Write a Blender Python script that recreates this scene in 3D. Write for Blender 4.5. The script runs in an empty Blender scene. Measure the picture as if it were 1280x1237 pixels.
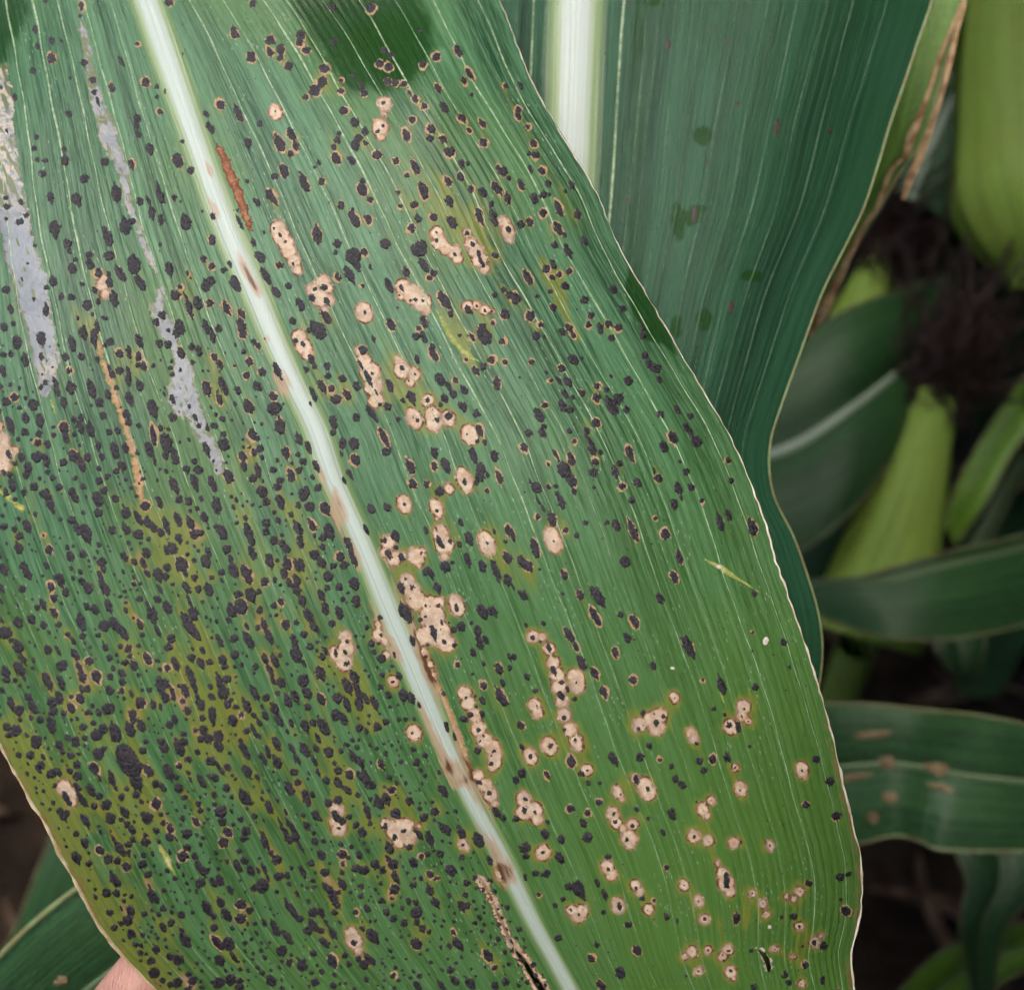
import bpy, bmesh, math, random
import numpy as np
from mathutils import Vector, Matrix

random.seed(7)
RNG = np.random.default_rng(11)
scene = bpy.context.scene
col = scene.collection

# ------------------------------------------------------------------ camera
PITCH = math.radians(40.0)                 # phone held over the plant, looking down
CAM = np.array([0.0, 0.0, 1.15])
FOC = 1150.0                               # focal length in chart units (frame is 1280 x 1237)
cam_data = bpy.data.cameras.new('camera')
cam_data.sensor_fit = 'HORIZONTAL'
cam_data.sensor_width = 36.0
cam_data.lens = 36.0 * FOC / 1280.0
cam_data.clip_start = 0.005
cam_data.clip_end = 300.0
cam_data.dof.use_dof = True
cam_data.dof.focus_distance = 0.143
cam_data.dof.aperture_fstop = 14.0
cam = bpy.data.objects.new('camera', cam_data)
cam.location = CAM.tolist()
cam.rotation_euler = (math.pi / 2 - PITCH, 0, 0)
col.objects.link(cam)
scene.camera = cam

# ------------------------------------------------------------------ sky, sun, exposure
SUN_EL, SUN_AZ = math.radians(70), math.radians(-140)
world = bpy.data.worlds.new('World')
scene.world = world
world.use_nodes = True
wn = world.node_tree
sky = wn.nodes.new('ShaderNodeTexSky')
sky.sky_type = 'NISHITA'
sky.sun_disc = False
sky.sun_elevation = SUN_EL
sky.sun_rotation = SUN_AZ
sky.air_density = 1.0
sky.dust_density = 4.0
sky.ozone_density = 1.0
bg = wn.nodes['Background']
bg.inputs['Strength'].default_value = 0.14
wn.links.new(sky.outputs[0], bg.inputs['Color'])
sun_data = bpy.data.lights.new('sun', 'SUN')
sun_data.energy = 1.2
sun_data.angle = math.radians(40)
sun_data.color = (1.0, 0.97, 0.92)
sun = bpy.data.objects.new('sun', sun_data)
sd = Vector((math.sin(SUN_AZ) * math.cos(SUN_EL), math.cos(SUN_AZ) * math.cos(SUN_EL), math.sin(SUN_EL)))
sun.rotation_euler = sd.to_track_quat('Z', 'Y').to_euler()
sun.location = (sd * 20)
col.objects.link(sun)
scene.view_settings.view_transform = 'Standard'
scene.view_settings.look = 'None'
scene.view_settings.exposure = 0.85
scene.view_settings.gamma = 1.0
scene.view_settings.use_curve_mapping = False
scene.cycles.max_bounces = 4
scene.cycles.diffuse_bounces = 2
scene.cycles.glossy_bounces = 2
scene.cycles.transmission_bounces = 3
scene.cycles.use_denoising = True
scene.cycles.denoising_prefilter = 'FAST'
scene.cycles.use_adaptive_sampling = True
scene.cycles.adaptive_threshold = 0.03
scene.cycles.adaptive_min_samples = 16

# Survey of the diseased leaf: every dark stroma and tan lesion, noted sheet by sheet.
# A sheet is a quarter-millimetre chart: origin (column, row), then entries
# "x y half_length half_width" (trailing r = thin tan ring round the spot).
CHART = 3.99
SPOTS = {
(0, 0): "405 30 28 14r;400 78 12 8;178 150 26 14;258 203 24 14;308 205 14 9;187 232 20 14;258 290 34 20r;418 313 18 20;162 353 22 18;348 387 14 11;75 483 24 12;462 402 22 18;470 460 16 16;487 505 30 10;605 305 32 14;687 218 12 13r;557 440 30 15r;727 412 30 22r;783 433 14 14;825 455 18 10r;782 484 10 14;797 556 20 14r;345 568 22 18;182 685 18 13;172 740 16 16;185 797 14 14;225 801 13 15;210 866 24 18;318 745 14 15;325 800 36 20;420 893 28 22;252 985 34 17;386 998 44 24;272 1140 46 26;338 1217 26 24;540 1190 50 24;520 1150 30 12;685 590 28 20;680 625 30 14;690 670 24 14;745 742 34 20;520 807 26 22;655 820 30 16r;580 965 50 26;800 975 50 18;788 930 28 8;740 1000 36 10;757 1060 36 20;802 1095 32 15;698 1005 26 20;868 988 20 16;898 1005 10 8;925 1110 48 26;885 798 42 26r;952 850 24 22r;910 705 12 14r;1065 1078 22 18r;1058 1197 32 22r;1100 522 32 20r;1030 570 26 16;1045 635 36 18;1190 570 50 18r;1237 715 34 18;1170 165 36 22r;1252 285 34 24r;843 12 16 22r;1260 20 12 20r;910 268 12 7;625 1130 50 28;660 1105 14 20;800 1220 12 12;485 1153 6 6;1010 1055 10 8;1270 1000 16 10;1265 1210 24 14;1195 1110 50 12;1188 1050 14 10;35 655 14 8;30 987 16 14;105 1008 20 16;35 1030 10 18;130 1073 16 16;98 1107 18 18;33 1092 16 12;5 435 16 8;228 5 10 12;1232 905 16 12;1165 1050 8 6;175 1225 8 12",
(320, 0): "70 200 22 26r;70 262 30 20r;125 248 32 22r;122 290 16 18r;162 330 28 22r;222 175 20 24r;218 212 22 22r;252 253 18 22r;340 342 28 28r;330 408 26 26r;292 452 36 28r;422 402 14 14r;425 455 18 18r;248 485 20 16r;437 552 20 24r;20 615 20 16;118 715 52 24r;175 668 38 22r;198 728 36 16r;172 768 20 16r;140 852 42 22r;92 880 18 20;315 812 18 12;292 835 10 10;243 915 54 22r;325 908 24 20r;78 982 52 22r;10 1012 24 14;40 1157 12 9;307 1175 54 24r;405 1215 28 20;365 1012 10 8;425 1023 26 18r;495 612 30 22;545 655 28 18;512 688 24 20;495 725 36 22;545 715 18 16r;415 665 16 14;405 700 24 18;388 735 20 14;400 790 38 20r;480 802 26 20;460 790 12 10;602 775 28 24r;530 945 42 28r;532 905 16 16;570 997 22 16r;490 1095 52 24r;482 1050 20 10;562 1095 30 20r;645 1215 30 26;640 247 14 18;670 275 12 18;617 320 18 22r;660 335 26 22r;655 408 14 22r;695 408 12 20r;740 420 10 18r;525 430 30 12;540 465 20 20r;485 373 10 14;750 672 38 18r;697 803 24 18r;752 875 18 16r;795 835 50 18r;835 950 54 22r;708 960 18 12r;720 1028 14 12r;788 1020 20 20r;810 1090 30 18;778 1140 28 22r;778 598 22 18r;795 495 26 16r;838 530 18 18r;765 465 22 10r;830 322 12 20r;820 153 12 12;900 285 24 22r;1010 258 42 18r;1065 370 44 14r;1037 405 24 14r;1077 472 12 10r;908 443 30 17r;937 540 36 18;1245 430 18 16r;875 643 30 22r;868 690 22 20;933 695 28 18r;967 757 30 26r;1025 587 28 18r;1063 650 20 12r;1130 618 28 14r;1133 712 28 20r;1022 820 28 16;1055 815 16 12;1020 880 30 20r;958 905 30 18r;962 1003 34 22;1073 943 24 16r;1132 962 34 20;1202 940 46 18r;1237 855 30 20;1215 850 36 14r;1260 890 16 14;1255 990 34 18r;1178 1015 20 16;1185 1085 56 18;1115 1075 46 20r;975 1105 40 22;885 1083 24 20r;570 40 22 26r;380 38 14 22;390 205 10 20;820 1225 20 30;97 555 12 10;635 515 16 14;635 628 16 14;608 655 18 16;90 1138 14 12;120 1172 22 12;148 1205 14 12;900 1160 12 10;900 1200 16 14;1052 1165 16 16;1080 1218 26 16;1258 1145 26 18",
(640, 0): "42 430 28 12;33 548 24 16r;30 580 30 14r;78 633 18 15r;105 715 24 18r;118 777 22 20r;82 767 14 12;90 845 26 12;150 853 24 18r;180 915 22 17;45 922 36 16r;112 990 36 22;155 972 22 20;183 970 14 12;155 1062 26 20r;88 1108 26 20r;45 1120 24 20;235 1045 46 18r;228 1140 46 20r;262 1170 20 14;297 922 26 15;265 955 14 11;328 1072 30 20r;362 1205 30 16;215 1225 20 18;270 1225 16 12",
(0, 310): "345 15 22 12;375 58 16 14;362 103 36 22;445 35 20 20;447 80 36 22;490 125 28 22r;540 130 20 14;545 38 26 28;600 130 52 20;265 165 32 18;410 180 14 12;545 175 30 18;570 255 50 18;668 85 54 34;700 175 50 20;845 105 42 20;935 125 16 12r;950 150 12 8r;898 195 14 13r;877 237 22 24r;985 275 40 22;945 300 54 16r;925 240 30 8;308 240 16 16;353 245 20 20;472 210 18 14;490 267 18 14;437 282 20 24;388 350 14 10;462 330 10 12;523 350 16 16;20 395 26 18;67 377 18 14;85 470 40 24;18 532 18 16;55 525 22 12;127 560 38 18;15 615 36 18;53 305 28 14;5 690 16 12;52 682 12 12;73 743 18 20r;30 765 22 22;98 797 13 13;166 780 32 26;128 848 32 18;50 880 50 18;123 917 18 20;200 860 40 20;195 925 18 18;187 972 18 20r;235 980 26 16;327 543 26 18;345 612 22 14r;280 690 58 14;355 700 36 24;318 770 36 16;360 480 44 18;415 425 36 20;405 543 24 17;462 608 8 7;485 555 20 12;470 450 50 18;485 395 40 14;550 468 26 18;522 487 18 10;595 525 28 20r;643 520 44 14;690 540 26 18r;718 590 26 16r;690 583 14 14;694 462 42 18;597 612 22 20;560 632 20 16;640 640 60 16;695 685 34 18;545 600 30 10;580 697 16 14;645 750 44 18;495 772 26 20;455 700 60 20;540 730 30 14;513 835 24 18;630 830 30 18;640 870 24 16;763 800 56 24;545 917 20 14;587 910 20 15;320 895 34 24r;328 945 36 16;370 928 16 14;370 855 20 16;407 845 20 16;400 895 36 18;450 905 50 18;490 985 26 16;507 1040 22 14;572 1010 50 20;625 995 30 18;605 1085 28 16;580 1112 18 16;683 1020 18 10;365 1035 36 24r;437 1045 28 18;405 1075 50 20;315 1070 22 20;185 1040 32 26;230 1055 36 16;105 1045 28 16;140 1090 30 20;75 1075 18 14;45 1030 30 16;20 1120 24 18;50 1130 18 14;60 1180 40 18;130 1130 24 16;170 1190 26 22;295 1193 22 18;222 1228 12 26;360 1215 26 20;415 1190 20 16;495 1160 20 20;535 1140 20 14;492 1100 18 14;520 1210 24 16;485 1228 14 18;30 1218 24 14;120 1220 22 14;715 1150 16 14;765 935 60 14r;805 900 24 14;830 965 50 26;843 903 14 12;745 1005 46 20;825 1035 24 16;870 1035 50 18;770 1060 30 8;930 1105 24 16;990 1105 26 22;970 1165 46 18;1060 1175 50 18;870 1185 50 18;1140 1140 40 22r;1115 980 38 28;1115 930 20 16;1070 885 20 18;1030 1000 44 16;993 885 18 14;975 845 24 12;945 792 16 12;862 755 32 14;862 840 22 20;1035 900 20 12;840 410 14 12;880 425 24 18;780 370 24 18;808 333 20 22;795 475 24 20;840 480 16 20;895 395 44 26;955 495 18 18;992 515 36 16;962 570 16 14;905 525 36 18r;850 597 14 12;1030 700 42 22r;1115 690 56 18;1095 755 36 14r;1025 395 40 16;1060 435 50 16;1090 400 24 16;1070 545 22 16r;1097 578 26 16r;1185 710 26 16;1240 790 44 24r;1245 565 24 18r;1230 633 24 18r;1170 587 10 8r;1205 400 60 22r;1205 325 30 16r;1265 470 20 14;1130 300 36 16r;1120 270 14 12r;1045 275 24 20r;1025 190 34 22;1052 165 26 22;1175 180 54 24;1115 110 14 18;1147 80 24 14;1015 55 24 18r;1055 92 18 18r;1210 1040 30 18r;1215 1085 40 16;1260 1150 24 20;1260 930 36 20r;1265 1020 24 14r;1270 690 20 10;1245 995 10 10r;140 78 10 10;110 155 14 8;168 255 14 9;228 312 34 16;207 450 40 24;205 540 22 12;233 198 10 14;30 207 12 20;228 670 10 16;205 695 12 14",
(320, 310): "20 45 40 24;48 140 60 18;100 220 34 20;118 85 22 18r;162 190 20 18;220 280 44 18;185 362 24 17;310 410 60 34;265 410 18 14;408 145 28 16r;398 22 16 13;485 40 50 40;465 130 54 22;505 90 34 18;540 20 24 18r;570 95 24 10;530 190 14 10r;350 345 46 20r;295 205 18 16;340 195 26 20;280 250 28 22;353 265 34 20;185 80 18 12;542 322 18 14;727 200 26 14;715 235 10 10;770 262 14 12;793 258 20 16;832 263 16 12;665 190 50 16;708 295 10 8;198 462 22 18;235 480 24 16;275 555 36 18;292 590 18 16;250 605 22 18;530 510 34 26;520 580 44 12;560 650 64 18;600 720 30 8;580 625 14 10;503 690 30 20;655 790 28 20;618 780 16 14;728 600 22 16;792 628 12 9;762 663 14 11;803 555 32 14;775 745 40 20;733 760 18 14;855 760 20 18;805 858 18 14;785 845 14 9;880 805 10 8;900 858 22 18;960 840 32 26;940 750 28 18;920 780 18 12;1052 928 10 9;1103 963 14 12;1042 1168 26 16;963 1198 7 6;990 30 18 13;1110 30 26 16;1125 72 46 17;1060 305 38 20;1100 290 16 12;1142 313 14 12;1175 315 12 10;750 120 30 18r;835 85 46 20;815 8 20 40;888 125 20 18;866 150 20 18r;940 260 58 26r;970 330 24 14;838 365 38 18r;812 400 18 14r;800 440 24 20;838 445 40 16;880 490 20 14;885 530 44 18r;675 385 38 20r;585 450 24 10;1195 40 22 16r;1237 210 16 16;1265 235 24 20;1193 235 15 15;1240 330 28 24r;1180 373 16 14r;1140 440 54 34r;1130 390 16 18;1228 465 20 18r;1077 445 28 14r;1015 435 12 12;1173 555 22 20r;1243 568 20 14r;1135 590 24 18;1097 610 28 16r;1048 555 10 12r;1200 680 38 18r;995 660 20 14r;1038 710 32 16;1030 790 34 18;1100 825 24 20;918 655 42 22;960 690 36 14;985 730 26 20;1115 910 38 16r;1140 970 18 12;1190 1040 34 20;1215 1145 44 16r;1085 1035 50 20;1120 1100 40 24;1115 1140 30 24;1155 1130 20 12;1100 1170 18 14;1155 1210 16 12r;890 1020 34 18;945 1080 46 22;890 1085 28 16r;770 1090 44 20r;780 1175 32 22r;850 1180 16 18r;915 1215 24 24;710 855 16 14;575 820 50 18;600 860 20 10;640 945 66 16r;650 1015 22 22;670 690 36 18r;330 690 46 18r;378 700 22 18r;402 755 30 28r;355 590 24 18;360 638 22 18;430 650 18 20;455 730 34 18r;500 845 26 20;385 870 42 20;385 920 22 18;490 975 38 28;433 975 32 20;495 1055 36 22r;425 1030 22 10;440 1160 30 12;465 1125 32 14;285 730 50 16;270 775 20 10;235 1065 14 20;300 1085 34 16r;260 990 36 16;215 955 34 16;148 1020 36 18r;175 1135 36 18r;213 1105 20 16;85 1105 18 17;120 1158 18 18;105 1190 24 20;240 1220 26 28;310 1195 24 20;30 1215 34 26;10 1105 40 14;20 1000 20 20;10 950 20 14;120 890 46 24r;90 800 24 34;85 740 28 20r;10 690 30 18;33 618 24 17r;105 605 50 18;120 640 30 10;10 487 20 12r;45 450 10 8r",
(640, 310): "280 22 36 20;205 80 34 16;170 105 24 22r;235 133 18 16r;200 147 16 16r;285 117 20 18r;267 190 26 22;80 150 44 20r;18 250 36 26r;192 217 14 14;127 240 14 12;205 297 24 18r;363 260 18 22;322 308 7 7;90 340 32 24r;143 382 16 16r;120 438 26 22;160 443 14 12;247 415 18 20;285 400 34 16r;305 435 22 14r;505 208 26 20;552 302 22 18;395 337 18 18r;382 383 18 18r;440 400 34 16;480 380 22 20r;530 397 20 20r;497 447 18 20;650 400 20 16;655 440 22 18;305 555 36 24;347 550 12 12;98 567 18 16r;247 600 24 20r;172 620 14 10;280 668 34 20;232 660 30 10;195 660 14 12r;37 645 10 8;265 730 32 14;302 745 16 13;347 720 24 16r;253 785 40 20;290 808 18 20;162 783 18 18r;135 835 46 22;150 920 30 18;160 890 16 16;82 922 22 20;427 688 18 18r;470 708 16 16;422 745 18 22r;495 790 56 26;530 750 26 28;570 808 24 17;580 662 28 24;493 640 15 11;665 535 22 18;685 580 36 18;720 600 30 26;733 655 24 16;740 830 24 18;825 808 26 16;890 838 18 17;870 895 30 18;895 930 40 12;920 965 34 28;803 943 40 20r;757 988 36 24;418 872 32 22r;288 912 18 16;310 963 16 14r;372 910 24 18;385 960 50 12;400 1005 34 22;413 1065 24 18r;442 1020 18 14;405 1118 26 24;60 993 28 18r;180 1078 14 12r;585 1020 46 18r;538 1077 20 18;513 1115 36 18;550 1187 22 20r;408 1193 12 10;627 1170 26 20;730 1150 26 22r;708 1110 18 8;838 1065 12 10;868 1117 22 18;895 1192 20 20;830 1200 40 18;1077 1058 22 15r;1092 1160 15 15;1018 1208 7 7;120 1195 36 24;90 1165 20 8;183 1193 20 12r;220 1190 16 12;225 1225 16 14;295 1050 44 18r;260 1105 50 34;310 1160 40 12r;285 1150 60 16;310 1215 20 14;220 1035 40 10r;310 880 8 7;705 880 6 5;65 1215 8 7",
(0, 620): "245 25 60 20;375 10 30 16;490 20 40 22;488 83 22 22;575 12 24 18;135 150 36 20;18 152 20 20;70 165 20 14;97 200 20 20;92 262 34 20;20 365 36 20;130 370 54 20;112 463 22 18;10 460 26 10;5 525 18 8;245 270 26 20r;235 345 24 14;360 120 22 22;385 160 40 16;425 180 50 28;440 215 30 14;352 300 30 18;355 360 16 12;413 290 26 18;217 195 12 9r;300 415 40 22;330 478 26 20;255 450 30 16r;270 508 22 18r;185 555 20 16;215 540 36 14;268 580 32 18r;157 613 28 20;90 630 40 20;220 643 20 18;405 625 54 20;410 695 20 18;340 690 18 14r;365 720 28 12;432 550 24 14;475 565 34 18;540 550 36 18;505 330 24 24;515 360 26 12;500 400 36 14;520 455 50 20;400 375 20 12;410 425 24 16;440 460 34 24;627 85 32 24;615 50 20 6;560 170 26 18;630 165 32 18;690 110 50 16;690 190 30 26;735 130 32 16;765 155 30 16;800 180 26 18;830 150 52 16;795 30 36 16;725 50 24 24r;620 300 28 18;668 330 22 16;730 285 32 22;715 335 36 14;735 385 22 14;790 390 40 24;825 400 24 20;835 355 24 20;795 460 30 10;785 513 18 20;835 555 40 20;760 590 46 26;740 550 30 10;785 670 36 12;695 513 20 15;668 437 16 13r;627 530 10 11;627 570 20 12;668 605 12 8;700 640 30 16r;520 645 30 28;570 635 44 20;615 680 48 18;490 692 16 15;525 750 30 16;545 805 24 16;600 748 12 14;640 760 20 20r;648 797 16 14r;625 830 18 20;668 845 30 20;565 858 10 14;550 900 22 15;607 880 24 18;610 925 24 16;545 970 24 22;605 970 16 16r;240 765 30 18;290 770 34 10;308 845 26 28;235 920 54 20;305 930 44 18;350 905 9 8;375 790 36 18;395 850 36 14;410 900 36 18;445 825 24 20r;480 900 36 24r;100 943 10 10;90 750 40 26;110 805 40 14;95 860 44 22;120 905 20 10;25 680 36 32;55 720 16 14;30 875 40 20;30 915 20 20;10 620 20 10;10 970 24 12;55 1030 36 18;95 1065 28 26;140 1000 24 18;165 1050 44 20;155 1105 18 12;200 1115 22 18;260 1030 30 24;265 1075 24 24;255 1140 50 22;320 1080 16 16;355 1055 28 22r;355 1000 14 14r;295 1000 36 18;400 1010 34 20r;410 965 24 16;438 960 22 16;440 1077 16 18;492 1080 22 14;413 1150 22 20;35 1150 24 18;80 1165 30 26;45 1190 18 18;180 1215 26 26;335 1205 20 16;375 1215 22 20;480 1190 28 30;515 1160 30 22;540 1060 34 30;575 1180 60 28;650 1165 44 24;705 1145 36 20;660 1085 24 20;665 1115 24 18;700 1030 34 26r;655 985 24 12;745 967 14 14;740 1108 10 8;765 1040 26 14;800 1050 20 8;735 810 40 18r;788 818 18 14;835 858 20 18r;800 945 56 20;830 935 30 14;825 1005 30 20;860 975 40 12r;865 1010 14 12;875 835 44 16;840 755 24 22;855 710 26 22;950 895 60 18;970 950 40 14;925 970 40 18;890 945 12 10;912 1020 16 16r;935 1070 26 18;1000 1040 36 20;985 1000 30 10;870 1110 28 16;848 1140 24 18;918 1185 20 14;975 1165 14 14;1010 1105 20 16;1060 1090 50 18;1055 1000 24 16;1050 950 18 14;1015 1165 30 20;1040 1210 30 24;1090 1195 34 24;1000 1210 20 16;910 1225 20 24;805 1225 16 20;810 1155 8 7;890 210 30 18;860 260 36 24;830 270 30 12;905 340 44 30r;925 380 30 12;930 455 40 16;945 520 40 10;965 585 44 22;940 640 60 24;985 690 40 14;920 600 24 18;970 410 22 18;990 465 20 18;1040 465 36 22;1010 527 12 10;935 290 14 12;1025 325 36 24;1040 280 30 14;1105 378 16 18;1055 405 6 14;950 135 40 18;890 120 40 16;970 190 22 26;1000 185 20 18;893 17 18 20;943 25 26 18;1003 12 18 12;1020 105 34 18;1080 50 46 20;1105 180 48 22;1075 150 16 12;1130 265 20 22;1180 133 12 12;1165 370 48 22;1150 310 24 12;1230 390 60 24r;1250 490 44 26;1190 490 14 22;1200 550 44 34r;1155 570 40 24;1140 620 20 14;1245 190 70 20;1255 280 44 20;1225 110 20 12;1240 720 50 22;1230 650 24 10r;1095 720 40 14;1055 705 10 9;1165 710 16 22;1170 790 26 22;1110 815 20 24;1120 850 14 18;1130 912 20 22;1175 902 9 9;1100 940 60 18;1115 980 36 28;955 805 20 20;1000 830 30 20;1045 825 20 16;1010 770 24 12;1135 1035 24 20;1180 1050 12 16;1205 1090 20 16r;1160 1120 34 24;1155 1015 12 12;1235 1050 36 20;1215 1020 24 10;1265 1090 16 16;1230 1170 16 18;1265 1165 40 12;1270 980 50 16;1200 1220 16 12",
(320, 620): "50 25 24 20;120 25 44 20;210 45 18 14;270 50 14 26;235 5 12 22;345 60 36 24r;280 145 34 18r;365 175 44 26;335 205 22 20;330 253 20 18;210 160 40 22;222 230 40 16;175 92 18 12;112 125 20 14;92 80 14 12;50 135 26 20;50 175 22 18;88 222 24 20;130 235 14 20;150 265 26 20;65 320 40 20;107 320 12 10;155 340 36 22r;140 385 30 18;205 350 36 14;225 340 36 16;205 420 30 18;165 430 30 14;200 465 36 20;230 520 30 20;42 427 24 22r;15 475 16 14;20 565 22 18;88 547 20 18;125 527 22 16r;102 593 12 11;290 290 24 24;325 330 36 20;358 400 30 22;355 458 20 16;413 452 22 18;325 495 36 16;345 560 40 18;415 580 40 18;380 635 22 18;265 600 50 20;290 655 36 16;240 690 22 18;268 750 20 18;148 640 30 22r;195 730 50 16;200 790 44 30;235 830 30 10;40 640 30 16;65 700 50 16;10 655 18 14;95 820 44 18;45 810 30 16;70 870 40 14;85 920 26 12;125 930 30 22;120 795 16 12;320 880 40 24r;345 770 24 14;330 800 22 16;235 920 36 30;255 980 36 20;195 1000 36 18;160 1020 40 18;260 1050 22 16;50 1005 20 20;90 1060 40 18;115 1120 36 18;45 1090 28 16;325 1010 40 18r;335 1150 54 22;285 1130 22 18;245 1145 36 20;400 1090 34 24;435 1110 40 18;515 1155 22 20;550 1170 18 10;605 1150 22 22;650 1125 20 18;310 1210 30 12;175 1130 26 12;195 1190 10 8;100 1220 26 14;10 1195 22 12;405 1005 36 22;455 1040 44 16;490 900 40 20;455 945 50 20;510 975 70 16;515 1040 40 18;590 1030 44 16;545 1010 40 14;500 525 36 22;490 435 36 24;460 235 40 18;480 290 44 14;490 325 34 16;420 300 28 20r;385 348 16 18;440 345 14 20;15 1130 24 12;453 722 20 12;445 778 20 15;395 785 26 16;455 835 22 18;618 605 20 14;623 693 16 10;575 735 20 18;610 735 12 10;625 808 24 22;683 925 14 12;780 1180 12 11;810 1205 8 7;630 890 16 14;715 895 24 14;735 990 36 22;775 1005 36 22;815 1040 24 12;690 790 24 10;660 990 24 16;575 65 30 20;655 58 28 18;548 165 40 14;695 200 36 22;740 575 50 28;760 610 36 18;780 725 36 16;725 455 34 18;638 222 20 18;660 290 36 20;698 255 18 14;725 305 30 20;823 285 12 9;740 40 16 13;903 73 16 13;920 230 56 20;967 225 22 14;900 165 20 8;1153 235 18 13;745 412 14 12;778 455 22 18;770 510 10 8;848 545 14 12;870 550 10 8;910 545 16 15;820 617 18 14;845 600 14 12;925 628 24 12;885 680 60 22;940 725 24 16;990 742 18 18;922 665 12 8;963 632 8 7;848 800 16 14;855 740 8 7;985 665 22 16;1000 555 30 16;1047 1005 14 12;1093 998 12 10;1100 1048 10 9;1070 1088 20 18;1125 1085 28 18;1110 1165 20 16;1135 1195 14 10;1118 1220 12 10;1035 1112 18 20;1130 1020 24 16;850 170 24 14;870 380 40 16;845 380 22 18;905 455 34 18;945 350 36 24;980 330 14 10;1015 240 24 14;1063 210 44 22;1055 315 44 16;1130 350 38 20;1195 370 70 18;1255 310 36 24r;1255 420 36 20;1245 225 14 12;1187 175 16 8;1258 170 34 18r;1020 130 26 14;1025 650 32 22;1130 575 50 26;1180 575 36 22;1075 632 14 11;1105 670 30 20;1115 730 50 18;1145 715 30 14;1085 780 26 18;1135 835 16 12;1005 840 18 14r;1080 885 10 8;1025 808 8 7;1210 860 36 18r;1230 930 24 14;1225 1005 60 22r;1265 855 18 12;1265 800 24 10;1137 945 28 16r;935 985 16 12;950 1150 36 14;990 1200 30 10",
(640, 620): "130 20 30 8;155 60 24 8;200 115 44 22r;245 30 44 18;597 22 18 18;808 38 36 20;845 10 18 10;947 22 16 13r;1037 130 50 18;1080 95 34 16;1200 160 50 24r;128 103 18 15r;268 170 16 16r;323 197 20 14;367 133 18 14;520 145 34 20;473 133 16 15;605 175 70 18r;765 190 32 24r;715 110 14 12r;757 120 6 6;835 305 48 16r;810 405 34 18r;565 328 36 26;260 392 32 16r;338 492 32 18r;425 495 64 26;115 260 62 20r;50 325 40 22;85 350 34 22r;5 195 40 12r;58 495 36 20;5 450 24 8;415 600 66 18r;543 593 20 15;612 625 44 20r;575 705 34 18;610 715 6 8;738 508 34 18;1207 485 22 15;285 690 50 20r;318 750 30 14r;345 830 44 20;412 880 38 18r;458 975 36 18r;515 782 30 16r;703 845 24 17;603 915 26 20r;880 750 70 24r;1047 945 54 20;1215 950 24 16;1200 680 12 10r;1197 772 9 9;952 917 10 9r;1005 1060 15 14;1060 1090 14 10;45 1145 26 18r;75 900 24 14;118 970 14 14;157 635 18 12;70 643 16 12;10 800 22 12;255 485 12 10;310 1012 14 14;450 212 6 6;697 238 6 6;577 265 6 6;1058 660 5 5;1075 580 5 5;1030 630 5 5;960 508 5 5;135 365 10 9;208 225 14 11;103 705 22 16;142 723 10 8;185 755 36 16;208 870 44 18;245 930 14 18;275 960 20 12;245 995 36 20;258 1105 20 16;263 1162 12 12;315 1215 16 13;320 930 14 10;125 1050 18 8;632 1158 16 16;655 1080 18 16;718 1128 26 18;755 1098 18 16;710 1085 8 8;655 1143 10 6;812 1003 8 8;897 1195 6 5;920 1232 12 12;1158 1060 12 10;1145 1097 14 9;1178 1122 8 8;1083 1140 22 20;1127 1150 32 16",
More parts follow.
